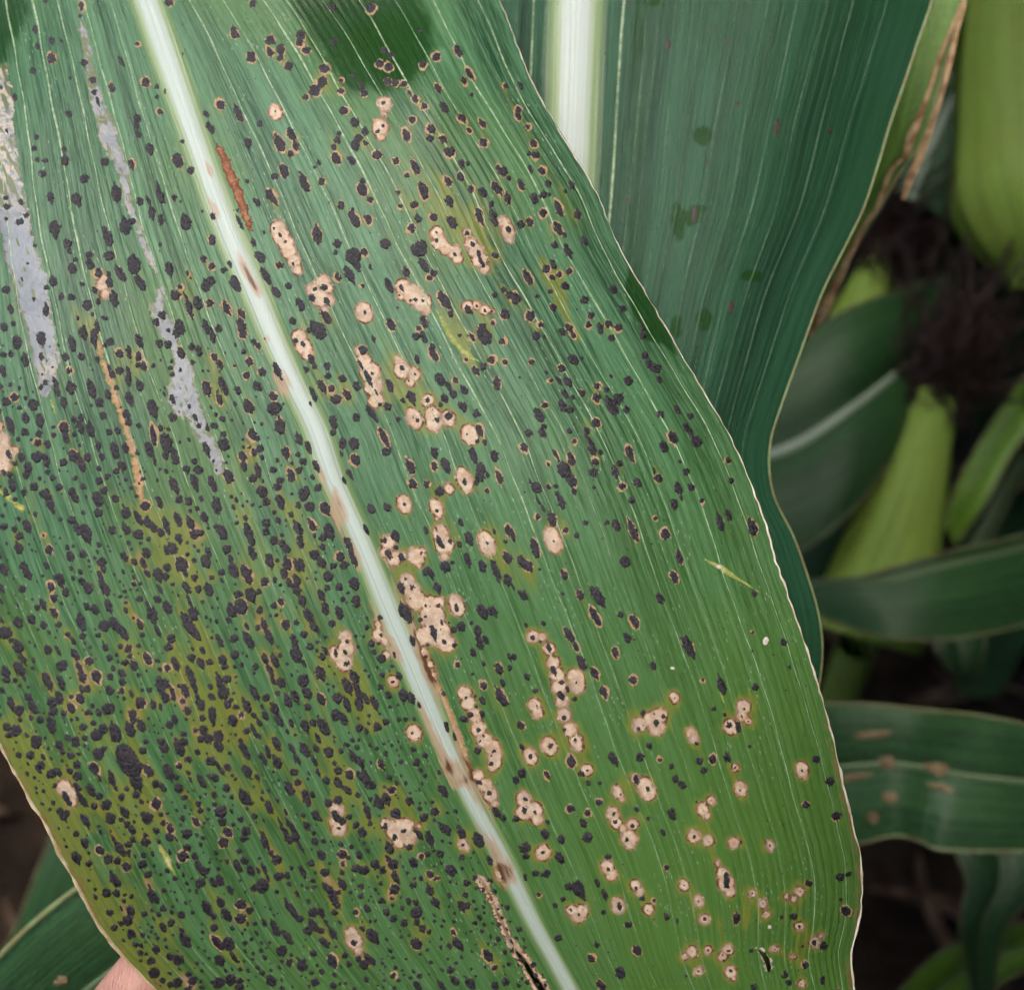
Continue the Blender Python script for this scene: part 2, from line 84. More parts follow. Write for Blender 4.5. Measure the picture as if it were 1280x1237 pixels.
(0, 927): "180 10 28 24;92 65 20 18;150 66 22 20;215 75 18 12;295 15 26 20;310 48 22 14;353 70 20 18;375 5 10 20;395 60 12 10;205 115 24 20;190 135 30 10;255 160 26 24;285 150 26 18;348 148 22 16;385 115 24 22;385 170 22 24;490 60 34 26;515 35 14 16;470 130 36 22r;495 180 20 8;270 218 16 14;265 303 14 10;180 228 10 9;213 210 6 6;330 275 50 18;345 300 30 16;382 225 28 16;410 290 50 18;455 240 36 18;470 320 18 16;495 270 16 18;530 312 24 26;310 360 40 20;335 355 20 16;425 390 40 18;440 425 20 6;550 380 34 24;555 180 44 16;575 230 20 8;605 275 18 18;640 95 105 48;680 200 50 30;632 232 14 14;680 262 24 18;705 298 18 12;712 45 22 18;740 140 40 20r;775 210 22 20;810 225 30 16;820 30 30 22;895 30 50 24;940 85 16 18;840 150 50 24;880 175 14 14;893 122 16 16r;985 48 20 14;1050 95 22 26;1095 130 50 12;1040 170 16 12;1070 180 20 22;1005 195 46 16;1090 20 36 22;1135 125 24 16;1220 40 60 16;1230 145 40 20;892 230 28 22;920 275 18 16;940 155 18 10;950 190 20 8;780 310 30 26r;800 362 14 14;735 378 28 28;715 360 16 14;815 405 18 14;850 430 30 18r;845 475 26 18;880 485 20 6;778 442 20 18;725 465 16 14;727 500 24 22;620 350 40 18;608 385 14 14;632 410 20 16;660 440 26 18;660 485 14 16;570 490 36 10;595 530 40 20;640 512 18 18;640 555 16 14;495 540 28 20r;540 585 14 24;585 592 18 18;630 622 26 22r;710 610 20 24;738 660 20 20;380 458 16 16;422 503 28 20;492 420 8 8;380 575 36 22;445 605 16 18;443 553 12 10;445 690 9 9;575 690 44 20;580 755 24 20;530 753 28 22;555 655 20 8;623 760 10 10;655 770 14 14;765 770 44 22;745 720 20 6;817 738 14 14;812 827 18 18;650 840 34 20;720 857 14 16;635 890 30 24;605 905 14 14;605 830 20 6;548 850 20 18;570 925 20 16;655 955 28 22;675 1010 16 18;705 1015 14 14;700 1052 16 16;813 922 26 17;855 900 18 18;905 863 22 18;925 985 50 24;905 940 24 10;778 1035 24 20;765 1010 10 6;825 985 10 10;850 1070 24 18;890 1085 30 28;755 1090 16 20;770 1150 30 26;885 1200 18 26;850 1210 12 16;940 1157 14 16;962 1190 18 22;940 1232 8 18;1090 1200 26 30;1150 1185 22 28;1195 1190 14 18;1195 1225 14 22;972 1125 6 6;980 400 26 16r;1000 340 16 16;990 308 18 14;1020 405 10 8;910 380 14 14;932 458 24 26;935 528 14 20;910 570 20 28r;970 570 24 16;1000 630 50 18;1030 640 20 16;1000 700 22 26;1065 700 30 18;1045 600 8 8;848 550 16 10;1070 263 20 14;1130 230 24 18;1155 275 14 10;1100 350 28 30;1110 400 26 22;1135 450 30 20r;1115 500 30 24r;1220 275 44 26;1250 300 20 14;1200 385 20 14;1225 445 20 24;1215 480 20 20;1195 545 16 16;1220 590 24 20;1250 640 30 20;1185 620 40 16;1130 597 14 14;1265 730 20 14;1095 690 36 20;1150 740 26 16;1100 800 30 20;1130 860 44 20;1035 830 50 20;1065 870 20 18;1200 810 30 26r;1245 840 20 18;1200 880 26 28r;1235 910 16 8;1068 925 18 20;1085 1000 50 20r;1140 1005 40 28;1165 1070 36 12;1095 1090 34 24;1190 1095 8 8;950 790 8 8;870 748 5 8;1175 185 10 10",
(320, 927): "105 15 40 18;60 50 40 12;35 85 40 14;105 100 36 22;180 35 36 12;205 85 30 14;245 40 44 22;290 95 30 14;310 150 24 10;300 35 24 14;360 50 30 24;190 150 18 20;210 203 14 18;165 230 44 20;265 155 14 10;410 145 24 20;350 190 24 18;410 205 32 18;455 240 34 16;465 165 28 20r;485 75 40 16;525 105 30 18;550 185 60 22;515 165 30 14;580 215 26 18;625 110 30 14r;647 58 18 13;650 280 36 20;615 305 40 24;675 240 12 20r;568 285 12 12;505 28 10 14;360 305 26 18;408 290 24 20;250 280 50 18;282 262 20 14;300 365 34 20;325 385 16 8;65 325 36 18;30 285 16 8;8 180 24 10;140 440 40 14;150 350 20 8;180 430 60 14;160 480 40 16;125 410 40 8;220 520 36 10;195 475 24 24;45 500 50 16;38 460 18 8;105 585 28 24;75 555 20 14;293 495 22 18;325 563 30 20;255 420 30 16;275 605 22 20;230 645 40 14;178 628 14 12;285 690 16 14;345 650 26 22;115 670 20 24;158 665 22 16;40 630 40 12;60 680 20 8;30 715 40 34;10 640 20 10;430 560 18 24r;433 607 18 14r;460 575 14 14;430 650 14 14;430 710 36 18;380 760 60 20;395 800 40 16;390 850 16 18;410 750 16 12;345 720 24 14;205 755 20 10;180 840 60 18;150 790 24 8;220 880 20 18;260 940 30 22;290 915 40 20;325 940 20 16;285 850 14 24;325 850 30 18;350 900 24 10;385 955 40 16;340 1000 36 18;380 1090 40 24r;40 900 24 12;95 930 50 18;155 970 50 16;130 1040 20 28;165 1100 22 18r;230 1115 36 26;285 1053 14 18;210 1080 20 6;75 1190 34 24;295 1195 16 22;385 1215 8 18;500 415 18 18;530 450 30 22;570 405 16 14;555 350 40 16;540 310 16 8;515 565 26 20;595 610 28 22;630 640 22 18;500 630 14 22;540 640 24 24;685 610 30 26;660 580 24 12;695 670 36 16;690 735 26 26r;785 600 30 22;790 680 10 10;783 715 16 18;765 295 20 22;697 355 24 26;838 375 20 22;893 345 24 20r;865 480 44 18;810 460 44 14;945 435 40 22;920 560 18 20;970 640 36 26;855 560 20 14;825 570 10 14r;868 660 24 16r;905 680 12 14r;1050 705 22 16;1088 678 18 14;1025 450 36 18;1110 490 44 26;1165 590 30 14;935 245 36 20;865 740 36 18;895 800 36 18;1025 815 34 20;1055 815 20 14r;760 795 20 14;795 800 20 14;800 850 16 30;740 900 22 18;625 793 14 18;650 850 20 16;685 880 18 18;525 720 14 16;520 766 12 14;553 828 22 18;497 848 18 13r;597 890 10 10;677 780 8 10;800 895 24 14;830 930 24 18;860 945 14 14;890 893 10 9;1070 942 8 8;800 1005 34 26r;965 1017 18 16;1005 1005 40 20;985 950 20 10r;1155 1065 40 20r;1190 1125 14 16r;970 1135 20 18;990 1190 30 18;998 1103 10 10;1070 1205 36 22;1190 1215 24 14;1245 1195 24 18;925 1215 30 14;805 1215 30 16;817 1165 10 14;685 1165 16 15r;752 1080 8 8;530 930 14 16;580 965 44 26;570 1085 44 16;540 1110 24 24;510 1080 18 16;447 1063 14 16;845 65 20 14;800 105 20 18;400 370 40 18;430 395 20 22;412 430 12 14;643 420 24 22;690 475 24 18;738 443 16 16;765 525 16 18;665 530 36 20;1033 512 14 13;487 1000 24 18;1230 675 8 8;1187 45 14 14;1173 108 16 16;1105 45 24 18;1175 70 8 8;1115 200 20 18;1163 250 20 17;1200 350 40 18;1235 380 20 20",
(640, 927): "50 25 20 12;50 155 30 20;20 190 24 16;175 165 26 12r;298 98 36 20r;345 157 14 16;380 205 18 12;437 207 12 11;505 85 44 20;640 75 24 24;685 20 20 18;797 122 18 14;738 90 12 14r;815 185 24 18;850 215 28 20;795 358 36 20;935 98 22 18;955 140 22 16;1000 85 28 20r;1072 78 28 16;1187 22 9 9;1113 128 12 10;435 300 18 18r;290 333 22 20r;378 355 20 18r;355 405 28 18;377 475 32 24;165 460 32 22;243 485 28 20;20 385 22 20;178 400 16 9;622 335 18 13;680 380 14 11;753 452 24 14;65 525 28 30;70 570 14 18;240 580 34 22;285 720 20 22;330 730 46 30;350 760 30 16;480 572 14 16;425 700 24 12;460 760 36 16;650 780 16 14;710 790 14 10r;455 850 16 13;580 910 20 18r;770 870 24 16;825 893 20 8;770 627 20 14r;1118 880 34 18r;1193 1040 12 12;1205 1222 14 18;870 1165 9 9;395 1080 26 18r;420 1010 18 16;625 1040 32 22r;540 1150 36 26;445 1215 36 18r;230 975 14 18;118 655 12 18;173 655 10 22;65 675 26 12;215 815 12 14;255 783 12 14;135 760 12 14r;320 1015 5 5;480 1048 6 6;705 885 6 6;190 22 22 18;315 5 10 8;92 72 20 16;375 143 10 10;68 285 20 18;62 338 26 18;115 350 20 12;620 188 36 18;677 235 22 14;542 262 14 10;507 357 14 13;515 398 20 16;600 418 20 16;573 487 18 16;588 465 8 7;155 550 14 14;1138 240 12 9;993 290 6 6;920 298 10 6;953 342 6 6;908 473 16 13;983 497 8 7;1103 503 5 5;1140 498 10 8;482 635 18 12;510 672 6 5;1070 690 60 20;860 715 10 9;930 795 10 9;960 882 16 12;620 728 14 12;675 838 7 7;535 818 28 16;293 838 14 13;352 832 8 7;332 862 12 12;1198 755 8 8;1250 805 8 8;1265 860 7 7;898 1045 6 6;860 1070 9 8;980 1037 10 10;1080 1042 14 12;1050 1063 8 8;1055 1090 10 9;930 1142 12 12;1090 1140 16 12",
(960, 927): "241 88 24 20;307 197 26 22;188 313 22 16r;338 370 24 24r;358 673 14 22;403 660 10 16;205 702 16 18r;127 870 20 18;70 873 9 12;363 785 10 10;388 843 24 26r;275 1015 24 20;186 1108 18 18r;102 1200 18 16;85 1163 10 16;272 1190 24 13;173 1018 7 7;152 1138 6 6;357 897 5 5;272 706 5 5;72 655 5 5;75 320 4 4;73 412 4 4;170 143 14 8;158 745 10 9;130 780 6 6;88 770 6 6;155 918 12 10;230 1000 22 16;33 1033 8 7;127 1070 6 6;168 1205 8 8;10 515 14 10",
(960, 620): "78 730 24 18;108 853 14 11;90 967 6 6;25 790 6 6",
}
# Tan lesions: sheet origin, then "x y r" or "x y half_length half_width", discs of one lesion joined by ','
LESIONS = {
(320, 0): "97 560 46 38|640 518 42 38,640 570 18|620 635 46,600 600 16,622 685 24|110 1138 44,125 1175 46,150 1215 44,165 1255 42,190 1300 38,205 1345 30|900 1165 38,915 1210 40,945 1240 36,990 1255 38,1005 1290 30|1052 1165 26,1070 1215 34,1100 1255 42,1115 1295 44,1140 1340 30|1235 1105 32,1255 1150 46 36,1265 1195 24",
(320, 310): "330 165 40,360 200 30,285 210 38,320 250 50,360 260 35,340 310 25|540 322 58 46|730 190 40,780 230 55,830 270 50,850 310 26,720 240 25|215 440 40,235 490 45,260 530 35|520 510 30,540 560 40,570 620 55,585 690 50,600 760 42|710 560 28,730 610 45,790 630 38,770 670 28|790 850 60 42|855 760 36|880 830 44,890 875 44|960 850 46 36|1065 930 58 46|1040 1158 70 42|963 1200 34 28|1055 290 32,1100 285 28,1140 310 30,1178 317 16",
(320, 620): "740 40 54 38|900 60 54 36,880 20 12,905 112 16|920 180 44,940 240 52,940 300 26|1150 235 70 45|660 230 40,640 280 30,690 310 40,725 300 30|800 300 48,780 268 18,832 268 20,812 345 20|755 420 40,780 470 45,800 520 50,860 540 46,910 530 34,880 600 66,900 680 72,950 735 48,830 700 46,830 780 34,862 840 26,885 890 22|1000 545 60 42|445 700 36,450 760 45,400 790 38,440 830 46,385 760 20|620 640 32,610 690 36,648 720 32,650 790 26|685 925 36 30|790 1180 48 42|1040 980 40,1060 1030 40,1090 1090 40,1110 1160 42,1140 1215 44,1180 1245 40,1192 1285 42,1192 1325 40,1180 1355 26",
(640, 620): "205 220 72 45|105 700 36,150 700 26,185 760 36,205 830 38,225 890 40,235 950 44,250 1020 38,258 1090 40,290 1160 40,318 1215 38,335 1250 28|320 905 52 44,328 950 40|110 1040 38,128 1078 34|640 1135 40,620 1160 22,690 1110 40,735 1095 44,722 1150 46|810 1003 34 28|893 1180 32,908 1212 28|1155 1050 42 40,1145 1095 32,1180 1122 22,1090 1148 44 40",
(640, 927): "185 20 54 42|320 5 42 36|90 70 50 36|372 140 34|60 290 50 40,60 350 45,110 340 46,125 385 34|615 185 30,660 215 45,680 250 45|528 248 40 30,550 285 18|505 360 42 36,520 405 32,555 430 25,600 410 34,585 480 46,592 520 24|155 552 44|1140 235 46 36|993 292 27,950 335 38 34,972 370 22|905 470 38|980 493 31|1105 503 34|475 625 42 36,498 662 34|1025 605 24 18,1050 655 34,1068 705 46,1085 745 32|858 715 34 28|932 793 36 29|960 882 30|615 712 34 30,638 750 26|680 835 34 31|528 815 46 36|300 840 35,350 840 36,330 868 38|1198 755 24 22|1250 805 28 25|1268 860 24|898 1045 34 31|860 1070 22|980 1037 26 24|1078 1035 32,1050 1070 27|930 1142 24 31|1090 1145 36,1105 1178 20|1113 128 26 23",
(960, 927): "170 140 50 36|158 745 28 32,130 780 20,90 770 20|155 918 26 32|235 1000 32,265 965 18|33 1033 20 28|127 1070 14 22|168 1205 24 28|10 515 36 24",
(320, 927): "1232 655 50 42|395 330 34,420 340 28,390 400 30,415 430 44|650 410 34,700 440 58,750 420 44,760 480 44,710 500 34,812 420 18|1035 510 42 29|475 950 35,490 990 44,510 1040 28|1110 165 32,1140 215 40,1170 265 40,1190 310 22",
(0, 927): "320 225 42,350 260 40,362 300 28",
(0, 310): "-20 890 40,5 960 50,20 1020 56,15 1085 42,80 1005 22|510 185 36,525 230 30,520 150 24",
}

# ------------------------------------------------------------------ helpers
AX_R = np.array([1.0, 0.0, 0.0])
AX_U = np.array([0.0, math.sin(PITCH), math.cos(PITCH)])
AX_F = np.array([0.0, math.cos(PITCH), -math.sin(PITCH)])

def W(x, y, d):
    """world point of chart position (x, y) at distance d"""
    x = np.asarray(x, float); y = np.asarray(y, float); d = np.asarray(d, float)
    return (CAM + ((x - 640) / FOC * d)[..., None] * AX_R
            + (-(y - 618.5) / FOC * d)[..., None] * AX_U + d[..., None] * AX_F)

def curve(pts):
    """smooth function through (s, value) knots"""
    p = np.array(sorted(pts), float)
    s, v = p[:, 0], p[:, 1]
    m = np.gradient(v, s)
    def f(q):
        q = np.asarray(q, float)
        i = np.clip(np.searchsorted(s, q) - 1, 0, len(s) - 2)
        h = s[i + 1] - s[i]
        u = np.clip((q - s[i]) / h, -0.5, 1.5)
        return ((2*u**3 - 3*u**2 + 1) * v[i] + (u**3 - 2*u**2 + u) * h * m[i]
                + (-2*u**3 + 3*u**2) * v[i+1] + (u**3 - u**2) * h * m[i+1])
    return f

def resample(pts, n):
    """Catmull-Rom resampling of a polyline of any dimension"""
    p = np.array(pts, float)
    k = np.linspace(0, len(p) - 1, n)
    fs = [curve(list(zip(range(len(p)), p[:, c]))) for c in range(p.shape[1])]
    return np.stack([f(k) for f in fs], axis=1)

def obj(name, me, mat, parent=None):
    o = bpy.data.objects.new(name, me)
    if mat is not None:
        me.materials.append(mat)
    col.objects.link(o)
    if parent is not None:
        o.parent = parent
        o.matrix_parent_inverse = Matrix.Translation(-parent.location)
    return o

def np_mesh(name, V, F, attrs=None, uv=None, smooth=True):
    me = bpy.data.meshes.new(name)
    V = np.ascontiguousarray(V, np.float32); F = np.ascontiguousarray(F, np.int32)
    k = F.shape[1]
    me.vertices.add(len(V)); me.vertices.foreach_set('co', V.ravel())
    me.loops.add(F.size); me.loops.foreach_set('vertex_index', F.ravel())
    me.polygons.add(len(F))
    me.polygons.foreach_set('loop_start', np.arange(0, F.size, k, dtype=np.int32))
    me.polygons.foreach_set('loop_total', np.full(len(F), k, np.int32))
    me.polygons.foreach_set('use_smooth', np.full(len(F), smooth, bool))
    if uv is not None:
        lay = me.uv_layers.new(name='UVMap')
        lay.data.foreach_set('uv', np.ascontiguousarray(uv[F.ravel()], np.float32).ravel())
    for an, av in (attrs or {}).items():
        a = me.attributes.new(an, 'FLOAT', 'POINT')
        a.data.foreach_set('value', np.ascontiguousarray(av, np.float32))
    me.update(calc_edges=True)
    me.validate()
    return me

def grid_faces(r, c):
    i = np.arange(r * c).reshape(r, c)
    return np.stack([i[:-1, :-1], i[:-1, 1:], i[1:, 1:], i[1:, :-1]], -1).reshape(-1, 4)

def thing(name, label, cat, loc, group=None):
    o = bpy.data.objects.new(name, None)
    o.empty_display_size = 0.01
    o.location = [float(c) for c in loc]
    col.objects.link(o)
    o['label'] = label; o['category'] = cat
    if group: o['group'] = group
    return o

def tube(P, rad, sides=6):
    """verts, faces of a tube along points P with radii rad"""
    P = np.asarray(P, float); n = len(P)
    rad = np.broadcast_to(np.asarray(rad, float), (n,))
    T = np.gradient(P, axis=0); T /= np.linalg.norm(T, axis=1, keepdims=True) + 1e-12
    ref = np.array([0.31, 0.17, 0.93])
    A = np.cross(T, ref); A /= np.linalg.norm(A, axis=1, keepdims=True) + 1e-12
    B = np.cross(T, A)
    th = np.arange(sides + 1) / sides * 2 * math.pi
    V = P[:, None] + rad[:, None, None] * (np.cos(th)[None, :, None] * A[:, None] + np.sin(th)[None, :, None] * B[:, None])
    return V.reshape(-1, 3), grid_faces(n, sides + 1)

def merge(parts):
    Vs, Fs, o = [], [], 0
    for V, F in parts:
        Vs.append(V); Fs.append(F + o); o += len(V)
    return np.concatenate(Vs), np.concatenate(Fs)

# ------------------------------------------------------------------ materials
class NT:
    def __init__(self, name):
        self.m = bpy.data.materials.new(name); self.m.use_nodes = True
        self.t = self.m.node_tree; self.t.nodes.clear()
        self.out = self.t.nodes.new('ShaderNodeOutputMaterial')
    def n(self, kind, **kw):
        nd = self.t.nodes.new('ShaderNode' + kind)
        for k, v in kw.items(): setattr(nd, k, v)
        return nd
    def l(self, a, b): self.t.links.new(a, b)
    def put(self, sock, v):
        if isinstance(v, bpy.types.NodeSocket): self.l(v, sock)
        elif v is not None: sock.default_value = v
    def math(self, op, a, b=None, c=None, clamp=False):
        nd = self.n('Math', operation=op, use_clamp=clamp)
        self.put(nd.inputs[0], a); self.put(nd.inputs[1], b)
        if c is not None: self.put(nd.inputs[2], c)
        return nd.outputs[0]
    def mix(self, f, a, b, blend='MIX'):
        nd = self.n('Mix', data_type='RGBA', blend_type=blend)
        self.put(nd.inputs[0], f); self.put(nd.inputs[6], rgba(a)); self.put(nd.inputs[7], rgba(b))
        return nd.outputs[2]
    def attr(self, name):
        return self.n('Attribute', attribute_name=name).outputs['Fac']
    def ramp(self, f, stops, interp='LINEAR'):
        nd = self.n('ValToRGB'); cr = nd.color_ramp; cr.interpolation = interp
        while len(cr.elements) < len(stops): cr.elements.new(0.5)
        for e, (p, c) in zip(cr.elements, stops):
            e.position = p
            e.color = rgba(c) if not isinstance(c, (int, float)) else (c, c, c, 1)
        self.put(nd.inputs[0], f); return nd.outputs[0]
    def smooth(self, v, a, b, lo=0.0, hi=1.0):
        nd = self.n('MapRange', interpolation_type='SMOOTHSTEP')
        self.put(nd.inputs[0], v)
        for i, q in enumerate((a, b, lo, hi)): nd.inputs[i + 1].default_value = q
        return nd.outputs[0]
    def uvscaled(self, su, sv, off=0.0):
        u = self.n('UVMap', uv_map='UVMap')
        mp = self.n('Mapping'); mp.inputs['Scale'].default_value = (su, sv, 1); mp.inputs['Location'].default_value = (off, off * 1.7, off)
        self.l(u.outputs[0], mp.inputs[0]); return mp.outputs[0]
    def noise(self, vec, scale=1.0, detail=2.0, rough=0.5):
        nd = self.n('TexNoise'); nd.inputs['Scale'].default_value = scale
        nd.inputs['Detail'].default_value = detail; nd.inputs['Roughness'].default_value = rough
        if vec is not None: self.l(vec, nd.inputs['Vector'])
        return nd.outputs['Fac']
    def objvec(self):
        return self.n('TexCoord').outputs['Object']
    def bump(self, h, dist, strength=1.0):
        nd = self.n('Bump'); nd.inputs['Strength'].default_value = strength
        nd.inputs['Distance'].default_value = dist
        self.l(h, nd.inputs['Height']); return nd.outputs[0]
    def bsdf(self, color, rough, spec=0.5, normal=None, **kw):
        nd = self.n('BsdfPrincipled')
        self.put(nd.inputs['Base Color'], rgba(color)); self.put(nd.inputs['Roughness'], rough)
        self.put(nd.inputs['Specular IOR Level'], spec)
        if normal is not None: self.l(normal, nd.inputs['Normal'])
        for k, v in kw.items(): self.put(nd.inputs[k.replace('_', ' ')], v)
        return nd.outputs[0]
    def done(self, sh):
        self.l(sh, self.out.inputs['Surface']); return self.m

def rgba(c):
    if isinstance(c, bpy.types.NodeSocket): return c
    return (c[0], c[1], c[2], 1.0) if len(c) == 3 else tuple(c)

def leaf_material(name, dark, light, old, trans=0.22, fields=False, rough=0.42, vein=0.5, fleck=0.5, spec=0.5, patch=0.5, micro_v=6.0, micro_amp=0.5, bands=0.45, ridge=0.45):
    """maize blade: parallel fine veins, dry wax sheen, chlorosis / necrosis / water film and painted fold shade where the leaf has them"""
    k = NT(name)
    s1 = k.noise(k.uvscaled(13, 0.25), 1, 2, 0.65)
    s2 = k.noise(k.uvscaled(40, 1.6, 3.1), 1, 1, 0.6)
    big = k.attr('n_big') if fields else k.noise(k.uvscaled(0.7, 0.45, 7.7), 1, 2, 0.55)
    st = k.math('ADD', k.math('MULTIPLY', s1, 0.6), k.math('MULTIPLY', s2, 0.4))
    c = k.mix(k.smooth(st, 0.40, 0.60), dark, light)
    band = k.attr('n_band') if fields else k.noise(k.uvscaled(4.2, 0.05, 12.0), 1, 1, 0.6)
    c = k.mix(k.smooth(band, 0.52, 0.30, 0.0, bands), c, tuple(q * .42 for q in dark))
    c = k.mix(k.smooth(band, 0.52, 0.72, 0.0, bands), c, tuple(q * 1.5 for q in light))
    micro = k.noise(k.uvscaled(36, micro_v, 8.2), 1, 2, 0.75)
    c = k.mix(k.smooth(micro, 0.45, 0.72, 0.0, micro_amp), c, tuple(q * 1.55 + .004 for q in light))
    c = k.mix(k.smooth(micro, 0.47, 0.27, 0.0, micro_amp), c, tuple(q * .55 for q in dark))
    c = k.mix(k.math('MULTIPLY', k.smooth(big, 0.45, 0.75), patch), c, old)
    if fields:
        c = k.mix(k.math('MULTIPLY', k.attr('age'), 0.85), c, k.mix(st, (0.078, 0.198, 0.026), (0.150, 0.305, 0.052)))
    # fine parallel veins
    u = k.n('SeparateXYZ'); k.l(k.uvscaled(1, 1), u.inputs[0])
    warp = k.math('ADD', u.outputs[0], k.math('MULTIPLY', k.attr('n_warp'), 0.12) if fields else 0.0)
    saw = k.math('PINGPONG', warp, 0.055)
    line = k.smooth(saw, 0.0, 0.014, 1.0, 0.0)
    lam = k.math('MULTIPLY', line, k.smooth(k.attr('n_line'), 0.35, 0.7) if fields else 0.5)
    c = k.mix(k.math('MULTIPLY', lam, vein * 0.55), c, (light[0] * 2.2 + 0.02, light[1] * 1.7, light[2] * 1.9))
    # pale flecks and hairs
    vo = k.n('TexVoronoi', feature='F1'); vo.inputs['Scale'].default_value = 1
    k.l(k.uvscaled(24, 8, 1.3), vo.inputs['Vector'])
    fl = k.smooth(vo.outputs['Distance'], 0.06, 0.22, 1.0, 0.0)
    fl = k.math('MULTIPLY', fl, k.smooth(k.attr('n_fleck'), 0.44, 0.70) if fields else 0.3)
    c = k.mix(k.math('MULTIPLY', fl, fleck), c, (0.50, 0.60, 0.46))
    rg = k.math('ADD', rough, k.math('MULTIPLY', s2, 0.10))
    tcol = k.mix(0.5, c, (0.10, 0.20, 0.012))
    hgt = k.math('ADD', k.noise(k.uvscaled(30, 1.4, 6.0), 1, 2, 0.75), k.math('MULTIPLY', k.smooth(saw, 0.0, 0.055, 1.0, 0.0), ridge))
    sp = spec
    if fields:
        n1 = k.attr('n_one')
        ch = k.math('ADD', k.attr('chlor'), k.math('MULTIPLY', k.math('SUBTRACT', n1, 0.5), 1.1))
        chf = k.math('MULTIPLY', k.smooth(ch, 0.25, 0.85), k.smooth(k.attr('chlor'), 0.02, 0.2))
        c = k.mix(k.math('MULTIPLY', chf, 0.72), c, (0.275, 0.300, 0.045))
        ne = k.math('MULTIPLY', k.math('ADD', k.attr('necro'), k.math('MULTIPLY', k.math('SUBTRACT', n1, 0.5), 1.0)), k.smooth(k.attr('necro'), 0.08, 0.35))
        c = k.mix(k.math('MULTIPLY', k.smooth(ne, 0.42, 0.62), 0.75), c, (0.31, 0.27, 0.055))
        c = k.mix(k.smooth(ne, 0.60, 0.84), c, (0.46, 0.31, 0.17))
        n5 = k.noise(k.uvscaled(26, 6, 5.2), 1, 2, 0.7)
        br = k.math('MULTIPLY', k.math('ADD', k.math('MULTIPLY', k.attr('brown'), 0.6), k.math('MULTIPLY', k.math('SUBTRACT', n5, 0.5), 2.2)), k.smooth(k.attr('brown'), 0.05, 0.3))
        c = k.mix(k.math('MULTIPLY', k.smooth(br, 0.25, 0.6), 0.8), c, (0.34, 0.20, 0.09))
        c = k.mix(k.smooth(br, 0.55, 1.0), c, (0.10, 0.038, 0.014))
        wet_shade = k.smooth(k.math('ADD', k.attr('wet_shade'), k.math('MULTIPLY', k.math('SUBTRACT', n1, 0.5), 0.7)), 0.2, 0.8)
        c = k.mix(k.math('MULTIPLY', wet_shade, 0.85), c, (0.013, 0.062, 0.008))  # dark green of water film, also fold shade painted at the leaf top
        rg = k.math('MULTIPLY_ADD', wet_shade, -0.16, rg)
        sp = k.math('MULTIPLY_ADD', wet_shade, -0.12, spec)
    nm = k.bump(hgt, 0.00014, 1.0)
    sh = k.bsdf(c, rg, sp, nm)
    tr = k.n('BsdfTranslucent'); k.put(tr.inputs['Color'], tcol)
    mx = k.n('MixShader'); mx.inputs[0].default_value = trans
    k.l(sh, mx.inputs[1]); k.l(tr.outputs[0], mx.inputs[2])
    return k.done(mx.outputs[0])

def plain(name, color, rough=0.6, spec=0.4, var=0.25, scale=900.0, bump=0.00003, color2=None, stretch=None):
    k = NT(name)
    v = k.objvec()
    if stretch:
        mp = k.n('Mapping'); mp.inputs['Scale'].default_value = stretch; k.l(v, mp.inputs[0]); v = mp.outputs[0]
    nz = k.noise(v, scale, 3, 0.6)
    c2 = color2 or tuple(max(0, q * (1 - var)) for q in color)
    c1 = tuple(min(1, q * (1 + var * 0.6)) for q in color)
    c = k.mix(k.smooth(nz, 0.3, 0.7), c2, c1)
    return k.done(k.bsdf(c, rough, spec, k.bump(nz, bump, 0.8)))

M = {}
M['leaf'] = leaf_material('diseased_blade', (0.038, 0.134, 0.056), (0.106, 0.246, 0.122), (0.115, 0.240, 0.050), fields=True, trans=0.22, rough=0.33, vein=0.6, fleck=0.95, spec=0.38, micro_v=2.2, micro_amp=0.6, bands=0.5)
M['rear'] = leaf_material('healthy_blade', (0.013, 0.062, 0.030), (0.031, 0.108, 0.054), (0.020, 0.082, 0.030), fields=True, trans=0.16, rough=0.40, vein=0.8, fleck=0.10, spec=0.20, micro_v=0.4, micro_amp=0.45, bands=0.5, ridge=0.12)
M['back'] = leaf_material('far_blade', (0.014, 0.060, 0.020), (0.032, 0.100, 0.032), (0.030, 0.095, 0.020), trans=0.18, rough=0.42, fleck=0.05)
M['young'] = leaf_material('bright_blade', (0.06, 0.17, 0.010), (0.12, 0.26, 0.022), (0.15, 0.26, 0.02), trans=0.25, fleck=0.0)
M['husk'] = leaf_material('husk_blade', (0.20, 0.36, 0.045), (0.34, 0.52, 0.09), (0.30, 0.40, 0.07), trans=0.28, rough=0.5, fleck=0.0, vein=0.6, bands=0.25)
M['field'] = plain('field_leaf', (0.024, 0.080, 0.026), 0.5, var=.35, scale=14, bump=.0005)
M['margin'] = plain('margin_cream', (0.60, 0.50, 0.33), 0.5, var=0.3, scale=500, color2=(0.42, 0.30, 0.14))
M['margin_white'] = plain('margin_white', (0.72, 0.66, 0.56), 0.45, var=0.25, scale=400, color2=(0.55, 0.42, 0.30))
M['margin_dim'] = plain('margin_dim', (0.12, 0.16, 0.07), 0.6, var=0.4, scale=120, color2=(0.10, 0.075, 0.035))
M['margin_green'] = plain('margin_green', (0.22, 0.30, 0.13), 0.5, var=0.3, scale=300, color2=(0.24, 0.20, 0.09))
M['frayed'] = plain('dry_margin', (0.50, 0.36, 0.20), 0.7, var=0.4, scale=260, color2=(0.24, 0.12, 0.05), bump=0.0002)
M['tar'] = None

